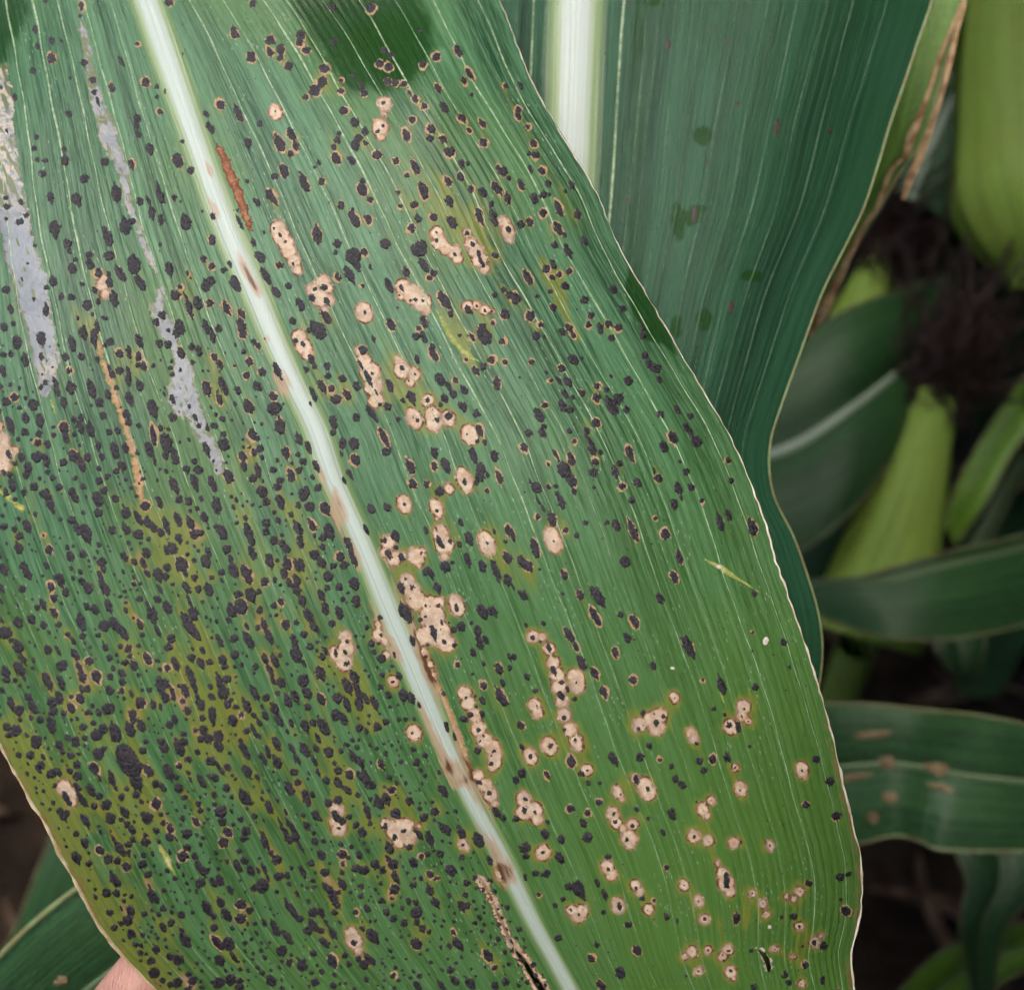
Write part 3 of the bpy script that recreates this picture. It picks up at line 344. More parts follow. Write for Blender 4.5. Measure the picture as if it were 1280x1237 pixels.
def tar_material():
    k = NT('tar_spot')
    v = k.objvec()
    n1 = k.noise(v, 2400, 3, 0.7); n2 = k.noise(v, 260, 2, 0.5)
    c = k.mix(k.smooth(n1, 0.35, 0.66), (0.005, 0.004, 0.006), (0.048, 0.044, 0.056))
    c = k.mix(k.math('MULTIPLY', k.smooth(n2, 0.5, 0.75), 0.5), c, (0.050, 0.036, 0.036))
    e = k.math('ADD', k.attr('edge'), k.math('MULTIPLY', k.math('SUBTRACT', n1, 0.5), 1.4))
    c = k.mix(k.smooth(e, 0.55, 0.0), c, (0.085, 0.050, 0.024))
    rg = k.math('MULTIPLY_ADD', n1, 0.7, 0.08)
    return k.done(k.bsdf(c, rg, 0.5, k.bump(n1, 0.00030, 1.0)))
M['tar'] = tar_material()

def lesion_material(name, core, mid, rim, fringe=None):
    k = NT(name)
    v = k.objvec()
    nz = k.noise(v, 1700, 3, 0.7); n2 = k.noise(v, 330, 3, 0.6)
    e = k.math('ADD', k.attr('edge'), k.math('MULTIPLY', k.math('SUBTRACT', nz, 0.5), 1.6))
    c = k.ramp(k.math('DIVIDE', e, 10.0), [(0.0, fringe or rim), (0.06, rim), (0.15, rim), (0.27, mid), (0.45, core)])
    n6 = k.noise(v, 700, 2, 0.6)
    c = k.mix(k.math('MULTIPLY', k.smooth(n2, 0.42, 0.66), 0.7), c, tuple(q * f for q, f in zip(mid, (0.86, 0.92, 1.12))))
    c = k.mix(k.math('MULTIPLY', k.smooth(n6, 0.46, 0.62), 0.45), c, tuple(q * f for q, f in zip(mid, (0.95, 0.82, 0.72))))
    c = k.mix(k.math('MULTIPLY', k.smooth(nz, 0.52, 0.72), 0.5), c, tuple(min(.85, q * 1.35 + .02) for q in core))
    c = k.mix(k.math('MULTIPLY', k.smooth(nz, 0.44, 0.28), 0.45), c, tuple(q * .6 for q in mid))
    return k.done(k.bsdf(c, 0.6, 0.3, k.bump(nz, 0.00022, 0.9)))
M['lesion'] = lesion_material('lesion', (0.72, 0.56, 0.41), (0.52, 0.355, 0.22), (0.12, 0.038, 0.015), (0.12, 0.07, 0.02))
M['ring'] = lesion_material('tan_ring', (0.50, 0.33, 0.19), (0.48, 0.32, 0.17), (0.34, 0.24, 0.10), (0.16, 0.19, 0.05))
M['streak'] = lesion_material('dry_streak', (0.56, 0.36, 0.22), (0.48, 0.29, 0.14), (0.32, 0.24, 0.06))
M['rust'] = lesion_material('rust_streak', (0.40, 0.20, 0.10), (0.25, 0.075, 0.024), (0.10, 0.035, 0.010))
M['pale'] = lesion_material('pale_scratch', (0.66, 0.62, 0.36), (0.44, 0.46, 0.12), (0.24, 0.30, 0.05))
M['chip'] = lesion_material('white_chip', (0.80, 0.78, 0.72), (0.72, 0.66, 0.56), (0.4, 0.36, 0.2))

def scar_material():
    """window-pane feeding scars: bare papery epidermis with shreds of green left in it"""
    k = NT('feeding_scar')
    v = k.objvec()
    nz = k.noise(v, 900, 4, 0.68); n2 = k.noise(v, 210, 3, 0.6)
    e = k.math('ADD', k.attr('edge'), k.math('MULTIPLY', k.math('SUBTRACT', nz, 0.5), 6.0))
    c = k.ramp(k.math('DIVIDE', e, 10.0), [(0.0, (0.055, 0.075, 0.02)), (0.07, (0.13, 0.095, 0.04)), (0.20, (0.20, 0.20, 0.17)), (0.36, (0.20, 0.235, 0.265)), (1.0, (0.215, 0.25, 0.285))])
    f = k.math('MULTIPLY', k.attr('tan'), k.smooth(nz, 0.40, 0.56))
    c = k.mix(f, c, (0.50, 0.43, 0.32))
    c = k.mix(k.math('MULTIPLY', k.smooth(n2, 0.48, 0.66), 0.5), c, (0.125, 0.155, 0.185))
    sh = k.math('MULTIPLY', k.attr('shred'), 1.0)
    c = k.mix(k.smooth(sh, 0.45, 0.65), c, k.mix(nz, (0.05, 0.10, 0.025), (0.16, 0.17, 0.06)))
    return k.done(k.bsdf(c, k.math('MULTIPLY_ADD', n2, 0.3, 0.22), 0.55, k.bump(nz, 0.00018, 0.7)))
M['scar'] = scar_material()

def midrib_material(name, white, side, fields=True):
    k = NT(name)
    mt = k.math('ABSOLUTE', k.attr('mt'))
    lines = k.noise(k.uvscaled(60, 0.25), 1, 2, 0.5)
    f = k.math('ADD', mt, k.math('MULTIPLY', k.math('SUBTRACT', lines, 0.5), 0.55))
    c = k.ramp(f, [(0.0, white), (0.34, tuple(q * 0.93 for q in white)), (0.52, (0.38, 0.48, 0.27)), (0.72, (0.14, 0.26, 0.075)), (0.96, side)])
    gr = k.noise(k.uvscaled(38, 0.12, 4.4), 1, 3, 0.7)
    c = k.mix(k.smooth(gr, 0.50, 0.30, 0.0, 0.55), c, (0.30, 0.40, 0.22))
    if fields:
        n1 = k.noise(k.uvscaled(16, 2.6, 2.2), 1, 5, 0.7)
        br = k.math('ADD', k.math('MULTIPLY', k.attr('brown'), 0.8), k.math('MULTIPLY', k.math('SUBTRACT', n1, 0.5), 1.5))
        br = k.math('MULTIPLY', br, k.smooth(k.attr('brown'), 0.05, 0.3))
        c = k.mix(k.math('MULTIPLY', k.smooth(br, 0.15, 0.55), 0.85), c, (0.50, 0.35, 0.22))
        c = k.mix(k.smooth(br, 0.6, 1.05), c, (0.13, 0.055, 0.025))
    return k.done(k.bsdf(c, 0.38, 0.5, k.bump(gr, 0.00025, 0.8)))
M['midrib'] = midrib_material('midrib', (0.56, 0.66, 0.59), (0.060, 0.165, 0.055))
M['midrib_dim'] = midrib_material('midrib_dim', (0.10, 0.17, 0.08), (0.03, 0.09, 0.03), fields=False)
M['midrib_far'] = midrib_material('midrib_far', (0.34, 0.42, 0.34), (0.03, 0.09, 0.03), fields=False)
M['midrib_rear'] = midrib_material('midrib_rear', (0.62, 0.70, 0.65), (0.020, 0.070, 0.034), fields=False)
M['vein'] = plain('vein', (0.40, 0.50, 0.33), 0.5, var=0.3, scale=900, color2=(0.17, 0.29, 0.12))
M['vein_rear'] = plain('vein_rear', (0.075, 0.16, 0.085), 0.5, var=0.3, scale=700, color2=(0.04,0.11,0.055))

# ------------------------------------------------------------------ ground
def soil_material():
    k = NT('soil')
    v = k.objvec()
    a = k.noise(v, 9, 6, 0.65); b = k.noise(v, 60, 5, 0.7)
    c = k.mix(k.smooth(a, 0.35, 0.7), (0.016, 0.011, 0.008), (0.050, 0.034, 0.023))
    c = k.mix(k.math('MULTIPLY', k.smooth(b, 0.55, 0.75), 0.5), c, (0.075, 0.052, 0.035))
    h = k.math('ADD', k.math('MULTIPLY', a, 0.7), k.math('MULTIPLY', b, 0.3))
    return k.done(k.bsdf(c, 0.95, 0.1, k.bump(h, 0.03, 1.0)))
M['soil'] = soil_material()
def build_ground():
    n = 121
    q = np.linspace(-1, 1, n); q = np.sign(q) * (np.abs(q) ** 4 * 120 + np.abs(q) * 1.6)
    X, Y = np.meshgrid(q, q + 1.0)
    near = np.exp(-(X**2 + (Y - 1)**2) / 6.0)
    Z = near * (0.03 * np.sin(X * 8.3) * np.sin(Y * 2.1 + X) + RNG.normal(0, 0.012, X.shape))
    V = np.stack([X, Y, Z], -1).reshape(-1, 3)
    o = obj('ground', np_mesh('ground', V, grid_faces(n, n)), M['soil'])
    o['kind'] = 'structure'; o['label'] = 'dark brown soil under the corn'; o['category'] = 'ground'
build_ground()

# ------------------------------------------------------------------ the diseased leaf: a surface chart
D0 = 0.135
PX = D0 / FOC                                        # one chart unit, about 0.12 mm
mid_x = curve([(-800,-70),(-600,-30),(-300,70),(0,183),(155,237),(310,294),(370,320),(430,345),(483,369),(535,394),(598,416),(665,446),(755,483),(840,519),(921,553),(1002,591),(1067,626),(1148,665),(1237,713),(1320,752),(1500,800),(1800,842),(2000,858)])
right_x = curve([(-800,30),(-600,200),(-300,440),(-120,560),(0,625),(60,648),(110,669),(155,695),(240,745),(310,775),(388,820),(465,865),(550,915),(620,945),(715,975),(815,1010),(930,1043),(972,1053),(1035,1068),(1067,1075),(1102,1078),(1140,1076),(1168,1070),(1193,1064),(1218,1066),(1237,1069),(1320,1078),(1500,1030),(1800,930),(2000,868)])
left_x = curve([(-800,-160),(-600,-190),(-300,-190),(0,-150),(155,-150),(310,-160),(500,-152),(700,-100),(860,-30),(932,0),(977,25),(1025,53),(1067,75),(1105,95),(1183,143),(1215,173),(1237,195),(1320,262),(1500,430),(1800,690),(2000,848)])
rib_w = curve([(-800,26),(0,13),(300,12.5),(600,12),(900,11.5),(1000,9.5),(1237,8.5),(2000,3)])

def chart_t(x, y):
    m = mid_x(y)
    return np.where(x >= m, (x - m) / (right_x(y) - m), (x - m) / (m - left_x(y)))

def chart_x(t, y):
    m = mid_x(y)
    c = 0.42 * np.exp(-np.clip(y, -100, 3000) / 130.0)
    w = np.where(t > 0, t - c * t * (1 - np.minimum(t, 1)), t)
    return np.where(w >= 0, m + w * (right_x(y) - m), m + w * (m - left_x(y)))

def relief(x, y):
    """distance of the blade behind the reference plane, in chart units"""
    t = chart_t(x, y)
    yy = (y - 700) / 618.0
    g = 75 * yy**2 - 70 * yy
    at = np.abs(t)
    g = g + 42 * (1 - np.sqrt(at**2 + 0.004))**2
    g = g + np.where(t > 0, 70, 45) * np.clip(at - 0.5, 0, None)**2 / 0.25
    g = g + 7 * np.sin(y / 95 + x / 160) * np.clip(at, 0, 1) + 4 * np.sin(x / 70 - y / 130)
    g = g + 26 * np.clip(t, 0, 1.2)**3 * np.sin((y - 960) / 95)
    g = g + 34 * np.exp(-((x - 455) / 80)**2 - ((y - 10) / 75)**2)
    g = g - 16 * np.exp(-((x - 545) / 45)**2 - ((y - 110) / 60)**2)
    g = g + 60 * np.exp(-((x + 10) / 60)**2 - ((y - 0) / 90)**2)
    xd = (x - mid_x(y)) / (rib_w(y) * 1.15)
    g = g - 6.5 * np.exp(-np.clip(np.abs(xd), 0, 6)**2.6)
    return g

def S0(x, y):
    return W(x, y, D0 + relief(x, y) * PX)

def S(x, y, h=0.0):
    """point on the blade lifted h chart units off the upper face"""
    x = np.asarray(x, float); y = np.asarray(y, float)
    p = S0(x, y)
    a = S0(x + 1, y) - S0(x - 1, y); b = S0(x, y + 1) - S0(x, y - 1)
    n = np.cross(b, a); n /= np.linalg.norm(n, axis=-1, keepdims=True)
    s = np.sign(np.sum((CAM - p) * n, -1, keepdims=True))
    return p + n * s * (np.asarray(h, float) * np.ones(x.shape))[..., None] * PX

def vein_angle(x, y):
    t = chart_t(x, y)
    m2, r2, l2 = mid_x(y + 6), right_x(y + 6), left_x(y + 6)
    x2 = np.where(t >= 0, m2 + t * (r2 - m2), m2 + t * (m2 - l2))
    return np.arctan2(6.0, x2 - x)

# --- shape fields: union of ellipses / discs, as signed distance
def ell(p, x, y):
    cx, cy, a, b, ang = p
    ca, sa = math.cos(ang), math.sin(ang)
    u = (x - cx) * ca + (y - cy) * sa; v = -(x - cx) * sa + (y - cy) * ca
    k = np.sqrt((u / a)**2 + (v / b)**2) + 1e-9
    g = np.sqrt((u / a**2)**2 + (v / b**2)**2) + 1e-9
    return np.clip(k * (k - 1) / g, -max(a, b), 1e3)

_NZ = np.random.default_rng(5).normal(size=(256, 256))
def vnoise(x, y):
    xi, yi = np.floor(x), np.floor(y); a, b = x - xi, y - yi
    a = a * a * (3 - 2 * a); b = b * b * (3 - 2 * b)
    i, j = yi.astype(int) & 255, xi.astype(int) & 255; i1, j1 = (i + 1) & 255, (j + 1) & 255
    return (_NZ[i, j] * (1 - a) + _NZ[i, j1] * a) * (1 - b) + (_NZ[i1, j] * (1 - a) + _NZ[i1, j1] * a) * b

def field(prims, x, y, blend=2.0, wob=0.4, seed=0.0, wl=6.0):
    d = None
    for p in prims:
        e = ell(p, x, y)
        if d is None: d = e
        elif blend > 0:
            h = np.clip(0.5 + 0.5 * (d - e) / blend, 0, 1)
            d = d * (1 - h) + e * h - blend * h * (1 - h)
        else: d = np.minimum(d, e)
    if wob:
        q = 2.2 / wl; c, sn = math.cos(prims[0][4]), math.sin(prims[0][4])
        u = (x * c + y * sn) * q * 0.55 + seed * 7.13; v = (-x * sn + y * c) * q * 1.15 + seed * 3.71
        d = d + wob * (0.75 * vnoise(u, v) + 0.55 * vnoise(u * 2.3 + 31, v * 2.3 + 17))
    return d

def patch(prims, sp=1.4, hfun=None, surf=S, **kw):
    """conforming patch over the zero set: verts, quads, inside depth"""
    P = np.array(prims); R = np.max(P[:, 2:4], 1) + 2.5
    x0, x1 = np.min(P[:, 0] - R), np.max(P[:, 0] + R)
    y0, y1 = np.min(P[:, 1] - R), np.max(P[:, 1] + R)
    X, Y = np.meshgrid(np.arange(x0, x1 + sp, sp), np.arange(y0, y1 + sp, sp))
    f = lambda a, b: field(prims, a, b, **kw)
    d = f(X, Y)
    ins = d < 0
    if ins.sum() < 2: return None
    keep = ins[:-1, :-1] | ins[:-1, 1:] | ins[1:, 1:] | ins[1:, :-1]
    F = grid_faces(*X.shape)[keep.ravel()]
    ids = np.unique(F)
    mp = np.full(X.size, -1); mp[ids] = np.arange(len(ids))
    x, y, dd = X.ravel()[ids], Y.ravel()[ids], d.ravel()[ids]
    out = dd >= 0
    for _ in range(2):
        xo, yo = x[out], y[out]
        d0 = f(xo, yo); e = 0.15
        gx = (f(xo + e, yo) - d0) / e; gy = (f(xo, yo + e) - d0) / e
        gg = np.maximum(gx**2 + gy**2, 0.25)
        st = np.clip(d0 / gg, -sp, sp)
        x[out] = xo - st * gx; y[out] = yo - st * gy
    dep = np.where(out, 0.0, np.maximum(-dd, 0.0))
    h = hfun(x, y, dep)
    V = surf(x, y, h)
    return V, mp[F], dep, x, y

def slow_noise(u, v):
    def fbm(a, b, o, g=0.55):
        t, am, tot = 0, 1.0, 0
        for i in range(o):
            t = t + am * vnoise(a * 2**i + 17.3 * i, b * 2**i + 9.1 * i); tot += am**2; am *= g
        return 0.5 + 0.165 * t / math.sqrt(tot)
    return {'n_big': fbm(u * .7 + 7, v * .45, 3), 'n_band': fbm(u * 4.2 + 40, v * .05 + 3, 2), 'n_warp': fbm(u * 2.5 + 90, v * .12, 1),
            'n_line': fbm(u * 5 + 130, v * .3, 2), 'n_fleck': fbm(u * 3.2 + 60, v * 1.6, 2), 'n_one': fbm(u * 9 + 20, v * 1.7, 4, .68)}

# --- rasters carried by the blade: yellowing, dead tissue, browning, water film together with fold shade
RX0, RY0, RS, RW, RH = -200, -160, 2.0, 700, 780
GX, GY = np.meshgrid(RX0 + RS * np.arange(RW), RY0 + RS * np.arange(RH))
LSD = np.full((RH, RW), 50.0); CHL = np.zeros((RH, RW)); NEC = np.zeros((RH, RW)); BRN = np.zeros((RH, RW)); WET_SHADE = np.zeros((RH, RW))

def stamp(A, cx, cy, sl, sw, ang, amp):
    R = int(3 * max(sl, sw) / RS) + 1
    i, j = int((cy - RY0) / RS), int((cx - RX0) / RS)
    i0, i1, j0, j1 = max(0, i - R), min(RH, i + R + 1), max(0, j - R), min(RW, j + R + 1)
    if i0 >= i1 or j0 >= j1: return
    x = GX[i0:i1, j0:j1] - cx; y = GY[i0:i1, j0:j1] - cy
    u = x * math.cos(ang) + y * math.sin(ang); v = -x * math.sin(ang) + y * math.cos(ang)
    A[i0:i1, j0:j1] += amp * np.exp(-0.5 * ((u / sl)**2 + (v / sw)**2))

def fetch(A, x, y):
    fx = np.clip((x - RX0) / RS, 0, RW - 1.001); fy = np.clip((y - RY0) / RS, 0, RH - 1.001)
    i, j = fy.astype(int), fx.astype(int); a, b = fx - j, fy - i
    v = A[i, j] * (1-a) * (1-b) + A[i, j+1] * a * (1-b) + A[i+1, j] * (1-a) * b + A[i+1, j+1] * a * b
    inside = (x > RX0) & (x < RX0 + RS * RW) & (y > RY0) & (y < RY0 + RS * RH)
    return np.where(inside, v, 0)

def poly_sd(poly, X, Y):
    d = np.full(X.shape, 1e9); ins = np.zeros(X.shape, bool)
    n = len(poly)
    for i in range(n):
        ax, ay = poly[i]; bx, by = poly[(i + 1) % n]
        ex, ey = bx - ax, by - ay
        t = np.clip(((X - ax) * ex + (Y - ay) * ey) / (ex * ex + ey * ey), 0, 1)
        d = np.minimum(d, np.hypot(X - ax - t * ex, Y - ay - t * ey))
        c = ((ay > Y) != (by > Y)) & (X < (bx - ax) * (Y - ay) / (by - ay + 1e-12) + ax)
        ins ^= c
    return np.where(ins, -d, d)

def wet_shade_poly(poly, soft):
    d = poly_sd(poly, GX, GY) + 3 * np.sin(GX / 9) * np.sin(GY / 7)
    WET_SHADE[:] = np.maximum(WET_SHADE, np.clip(0.5 - d / (2 * soft), 0, 1))
wet_shade_poly([(345,-20),(392,52),(418,92),(440,118),(475,116),(507,110),(532,88),(549,58),(540,28),(527,0),(500,-70),(380,-90)], 17)  # top dip: water film and the fold's soft shade, painted as one dark patch
wet_shade_poly([(782,322),(800,346),(824,386),(842,424),(846,446),(826,432),(808,424),(795,404),(786,384),(783,350)], 5)
wet_shade_poly([(-40,-20),(34,-20),(30,30),(12,66),(-5,90),(-40,110)], 18)  # top-left corner: shade of the edge curving away, painted into the colour

# read the survey
spots = []
for (ox, oy), txt in SPOTS.items():
    for e in txt.split(';'):
        ring = e.endswith('r')
        x, y, a, b = (float(q) / CHART for q in e.rstrip('r').split())
        x += ox; y += oy
        kk = 0.94 + (0.10 if float(chart_t(np.array(x), np.array(y))) < 0 and y > 350 else 0.04)
        spots.append([x, y, max(a, 1.2) * kk, max(b, 1.1) * kk, ring])
lesions = []
for (ox, oy), txt in LESIONS.items():
    for les in txt.split('|'):
        pr = []
        for e in les.split(','):
            q = [float(s) / CHART for s in e.split()]
            x, y = q[0] + ox, q[1] + oy
            a, b = (q[2], q[2]) if len(q) == 3 else (q[2], q[3])
            pr.append((x, y, a * 1.03, b * 1.03, float(vein_angle(np.array(x), np.array(y)))))
        lesions.append(pr)

for pr in lesions:
    xs = [p[0] for p in pr]; ys = [p[1] for p in pr]
    j0, j1 = max(0, int((min(xs) - 45 - RX0) / RS)), int((max(xs) + 45 - RX0) / RS)
    i0, i1 = max(0, int((min(ys) - 45 - RY0) / RS)), int((max(ys) + 45 - RY0) / RS)
    LSD[i0:i1, j0:j1] = np.minimum(LSD[i0:i1, j0:j1], field(pr, GX[i0:i1, j0:j1], GY[i0:i1, j0:j1], wob=0.3))
for q in spots:                                   # centres inside a lesion stay small
    if float(fetch(LSD, np.array(q[0]), np.array(q[1]))) < -1.5: q[2] *= 0.84; q[3] *= 0.84
for x, y, a, b, ring in spots:
    an = float(vein_angle(np.array(x), np.array(y)))
    left = chart_t(np.array(x), np.array(y)) < 0
    low = min(max((y - 250) / 600, 0), 1)
    r = math.sqrt(a * b)
    stamp(CHL, x, y, a + 4, b + 2.4, an, random.uniform(0.03, 0.55)**1.3 * (0.35 + 0.75 * low if left else 0.55))
    if left: stamp(NEC, x, y, a + 2.5, b + 2, an, random.random()**2 * 0.62 * low)
    elif ring: stamp(NEC, x, y, a + 1.5, b + 1.5, an, 0.2)
    if ring: stamp(CHL, x, y, a + 3, b + 3, an, 0.2)
for pr in lesions:
    xs = [p[0] for p in pr]; ys = [p[1] for p in pr]
    j0, j1 = int((min(xs) - 45 - RX0) / RS), int((max(xs) + 45 - RX0) / RS)
    i0, i1 = int((min(ys) - 45 - RY0) / RS), int((max(ys) + 45 - RY0) / RS)
    i0, j0 = max(i0, 0), max(j0, 0)
    d = field(pr, GX[i0:i1, j0:j1], GY[i0:i1, j0:j1], wob=0.3)
    lo = min(max((np.mean(ys) - 100) / 800, 0.25), 1)
    CHL[i0:i1, j0:j1] += 0.8 * np.exp(-np.clip(d, 0, None) / 5.0) * lo
    BRN[i0:i1, j0:j1] += 0.5 * np.exp(-np.clip(d, 0, None) / 1.6) * lo
# yellow-orange areas noted by eye: x, y, length, width, amount
for x, y, l, w_, am in [(505,470,40,16,.5),(520,500,30,18,.5),(565,275,45,16,.6),(600,300,40,16,.5),(690,350,26,7,.7),(700,375,18,6,.6),(575,425,24,7,.8),
                        (505,715,20,8,1.1),(620,690,30,8,.6),(660,720,24,8,.6),(108,408,24,7,.6),(94,398,18,6,.55),(120,420,20,5,.4),(45,640,30,5,.5),(200,665,40,14,.5),(235,700,40,12,.5),
                        (60,1010,36,22,.7),(85,1080,40,16,.7),(120,1130,40,14,.6),(265,900,40,14,.7),(300,890,30,12,.5),(440,835,40,10,.7),(450,870,40,14,.6),
                        (300,640,40,14,.5),(380,690,40,14,.5),(250,810,60,16,.35),(160,1030,40,16,.5),(200,1160,50,16,.45),(330,1010,40,14,.4),(420,950,50,12,.5),
                        (540,760,20,6,.7),(790,900,18,8,.6),(885,1040,26,8,.35),(900,1155,16,4,.8),(932,1145,14,4,.8),(1000,1180,24,12,.4),(505,1000,30,10,.5),(60,965,60,8,.6),(25,1000,60,7,.5)]:
    stamp(CHL, x, y, l, w_, float(vein_angle(np.array(float(x)), np.array(float(y)))), am)
# browning on and beside the midrib: x, y, length, width, amount
for x, y, l, w_, am in [(262,213,9,3,.7),(268,262,14,4,.75),(306,336,16,3.5,.8),(314,350,14,2.5,.7),(322,362,10,5,.7),(332,424,5,4,.7),(352,480,14,8,1.0),(400,590,14,5,.6),(422,630,16,7,.8),(420,652,12,6,.7),
                        (440,690,16,6,.9),(470,770,22,5,.5),(497,818,14,5,.6),(536,905,26,4,.7),(552,940,22,4,.6),(560,962,9,12,.75),(578,950,22,3,.6),(577,977,5,12,.8),(590,990,24,3,.5),
                        (626,1090,16,12,.75),(618,1060,12,5,.6),(600,1035,14,6,.5),(500,735,30,5,.5),(522,790,40,6,.6),(540,845,30,7,.9),(600,985,50,4,.45),(590,960,40,3,.4)]:
    stamp(BRN, x, y, l, w_, float(vein_angle(np.array(float(x)), np.array(float(y)))), am)
for yq in np.arange(900, 1250, 6.0):             # rusty band just inside the lower margins
    stamp(BRN, float(left_x(yq)) + 6, yq, 8, 4, 1.0, random.uniform(.1, .32))
    stamp(CHL, float(left_x(yq)) + 14, yq, 12, 10, 1.0, random.uniform(.1, .35))
    stamp(BRN, float(right_x(yq)) - 5, yq, 8, 3, 1.5, random.uniform(.1, .35))

leaf = thing('corn_leaf', 'broad green corn leaf crowded with black tar spots and tan lesions, nearest the camera', 'leaf', S(np.array(20.0), np.array(-700.0)), 'corn leaves')

# --- blade
HOLES = []
def chain(pts, step=2.0):
    out = []
    for (x0, y0, r0), (x1, y1, r1) in zip(pts[:-1], pts[1:]):
        n = max(2, int(math.hypot(x1 - x0, y1 - y0) / step))
        for i in range(n):
            f = i / n
            out.append((x0 + (x1 - x0) * f, y0 + (y1 - y0) * f, r0 + (r1 - r0) * f, r0 + (r1 - r0) * f, 0.0))
    out.append((pts[-1][0], pts[-1][1], pts[-1][2], pts[-1][2], 0.0))
    return out
SLIT = [(640,1181,.7),(648,1192,1.7),(657,1204,2.6),(664,1216,2.6),(672,1228,3.2),(681,1242,3.6),(692,1262,3.0),(705,1290,1.2)]
GAP = [(948,1187,1.4),(954,1192,2.6),(959,1200,3.2),(961,1209,2.8),(961,1213,1.6)]
def build_blade():
    ys = np.concatenate([np.arange(-800, -40, 16.0), np.arange(-40, 1290, 2.2), np.arange(1290, 2000, 14.0), [1999.0]])
    ts = np.linspace(-1, 1, 431)
    T, Y = np.meshgrid(ts, ys)
    X = chart_x(T, Y)
    x, y = X.ravel().copy(), Y.ravel().copy()
    F = grid_faces(*X.shape)
    for hole in (SLIT, GAP):
        pr = chain(hole, 1.0)
        near = np.where((x > min(p[0] for p in pr) - 8) & (x < max(p[0] for p in pr) + 8) & (y > min(p[1] for p in pr) - 8) & (y < max(p[1] for p in pr) + 8))[0]
        f = lambda a, b: field(pr, a, b, blend=0.5, wob=0.25, wl=7)
        for _ in range(2):
            d = f(x[near], y[near]); k = near[np.abs(d) < 1.3]; d = f(x[k], y[k]); e = 0.2
            gx = (f(x[k] + e, y[k]) - f(x[k] - e, y[k])) / (2 * e); gy = (f(x[k], y[k] + e) - f(x[k], y[k] - e)) / (2 * e)
            x[k] -= d * gx; y[k] -= d * gy
        fc = F[np.isin(F[:, 0], near)]
        cx, cy = x[fc].mean(1), y[fc].mean(1)
        bad = fc[f(cx, cy) < 0.0]
        key = set(bad[:, 0].tolist())
        F = F[~np.isin(F[:, 0], list(key))]
    V = S(x, y)
    uv = np.stack([np.where(T > 0, 5.2, 5.2).ravel() * T.ravel(), y / 100.0], 1)
    age = np.clip((y - 520) / 620 + 0.25 * T.ravel(), 0, 1) * (0.55 + 0.45 * np.clip(T.ravel() * 2 + .4, 0, 1))
    at = {'age': age, 'chlor': fetch(CHL, x, y), 'necro': fetch(NEC, x, y), 'brown': fetch(BRN, x, y), 'wet_shade': fetch(WET_SHADE, x, y)}
    at.update(slow_noise(uv[:, 0], uv[:, 1]))
    return obj('blade', np_mesh('blade', V, F, at, uv), M['leaf'], leaf)
build_blade()

def build_midrib():
    ys = np.concatenate([np.arange(-800, -40, 16.0), np.arange(-40, 1290, 3.0), np.arange(1290, 1990, 14.0)])
    q = np.linspace(-1, 1, 33)
    Q, Y = np.meshgrid(q, ys)
    wb = rib_w(Y) * (2.05 + 0.12 * np.sin(Y / 40))
    X = mid_x(Y) + Q * wb
    h = 0.45 * (1 - Q**2) - 0.06
    V = S(X.ravel(), Y.ravel(), h.ravel())
    uv = np.stack([(Q * wb / 100).ravel(), Y.ravel() / 100], 1)
    at = {'mt': Q.ravel(), 'brown': fetch(BRN, X.ravel(), Y.ravel())}
    return obj('midrib', np_mesh('midrib', V, grid_faces(*Q.shape), at, uv), M['midrib'], leaf)
build_midrib()

def build_veins():
    for t, wd in [(.183,1.3),(.305,1.3),(.434,2.0),(.497,1.5),(.60,.9),(.69,1.5),(.775,.9),(.86,1.7),(.955,1.3),
                  (-.14,1.2),(-.235,1.2),(-.335,1.3),(-.43,1.7),(-.527,1.4),(-.62,1.4),(-.715,1.2),(-.82,1.0),(-.91,.9)]:
        ys = np.concatenate([np.arange(-500, -40, 24.0), np.arange(-40, 1290, 5.0), np.arange(1290, 1800, 24.0)])
        q = np.array([-1, -0.5, 0, 0.5, 1.0])
        Q, Y = np.meshgrid(q, ys)
        wob = 0.8 * np.sin(Y / 37 + t * 40) + 0.5 * np.sin(Y / 11 + t * 90)
        fade = 0.42 + 0.95 * np.clip(1 - (Y - 120) / 620, 0, 1)
        ww = 0.8 * wd * fade * (0.85 + 0.25 * np.sin(Y / 23 + t * 70)) * np.clip(1.1 - np.abs(Y - 600) / 1300, 0.15, 1)
        X = chart_x(np.full(Y.shape, t), Y) + wob + Q * ww
        h = 0.42 * wd**0.5 * (1 - Q**2) - 0.07 + 0.10 * np.sin(Y / 7 + t * 33) * np.sin(Y / 19)
        V = S(X.ravel(), Y.ravel(), h.ravel())
        obj('vein', np_mesh('vein', V, grid_faces(*Q.shape)), M['vein'], leaf)
build_veins()

def build_margins():
    for fx, mat, r0, sg in ((right_x, M['margin_white'], 1.5, -1), (left_x, M['margin'], 2.3, 1)):
        ys = np.concatenate([np.arange(-780, 0, 20.0), np.arange(0, 1290, 4.0), np.arange(1290, 1990, 20.0)])
        P = S(fx(ys) + sg * (0.5 + 0.55 * vnoise(ys / 9, ys * 0 + sg) + 0.9 * np.clip(vnoise(ys / 23, ys * 0 + 7 + sg) - .9, 0, 1)), ys, 0.0)
        low = np.clip((ys - 400) / 700, 0, 1) if sg < 0 else np.ones(len(ys))
        rad = (0.75 + (r0 - 0.75) * low) * PX * np.clip(0.95 + 0.35 * vnoise(ys / 14, ys * 0 + 3 * sg) + 0.2 * RNG.random(len(ys)), .35, 2)
        V, F = tube(P, rad, 7)
        obj('leaf_margin', np_mesh('leaf_margin', V, F), mat, leaf)
build_margins()

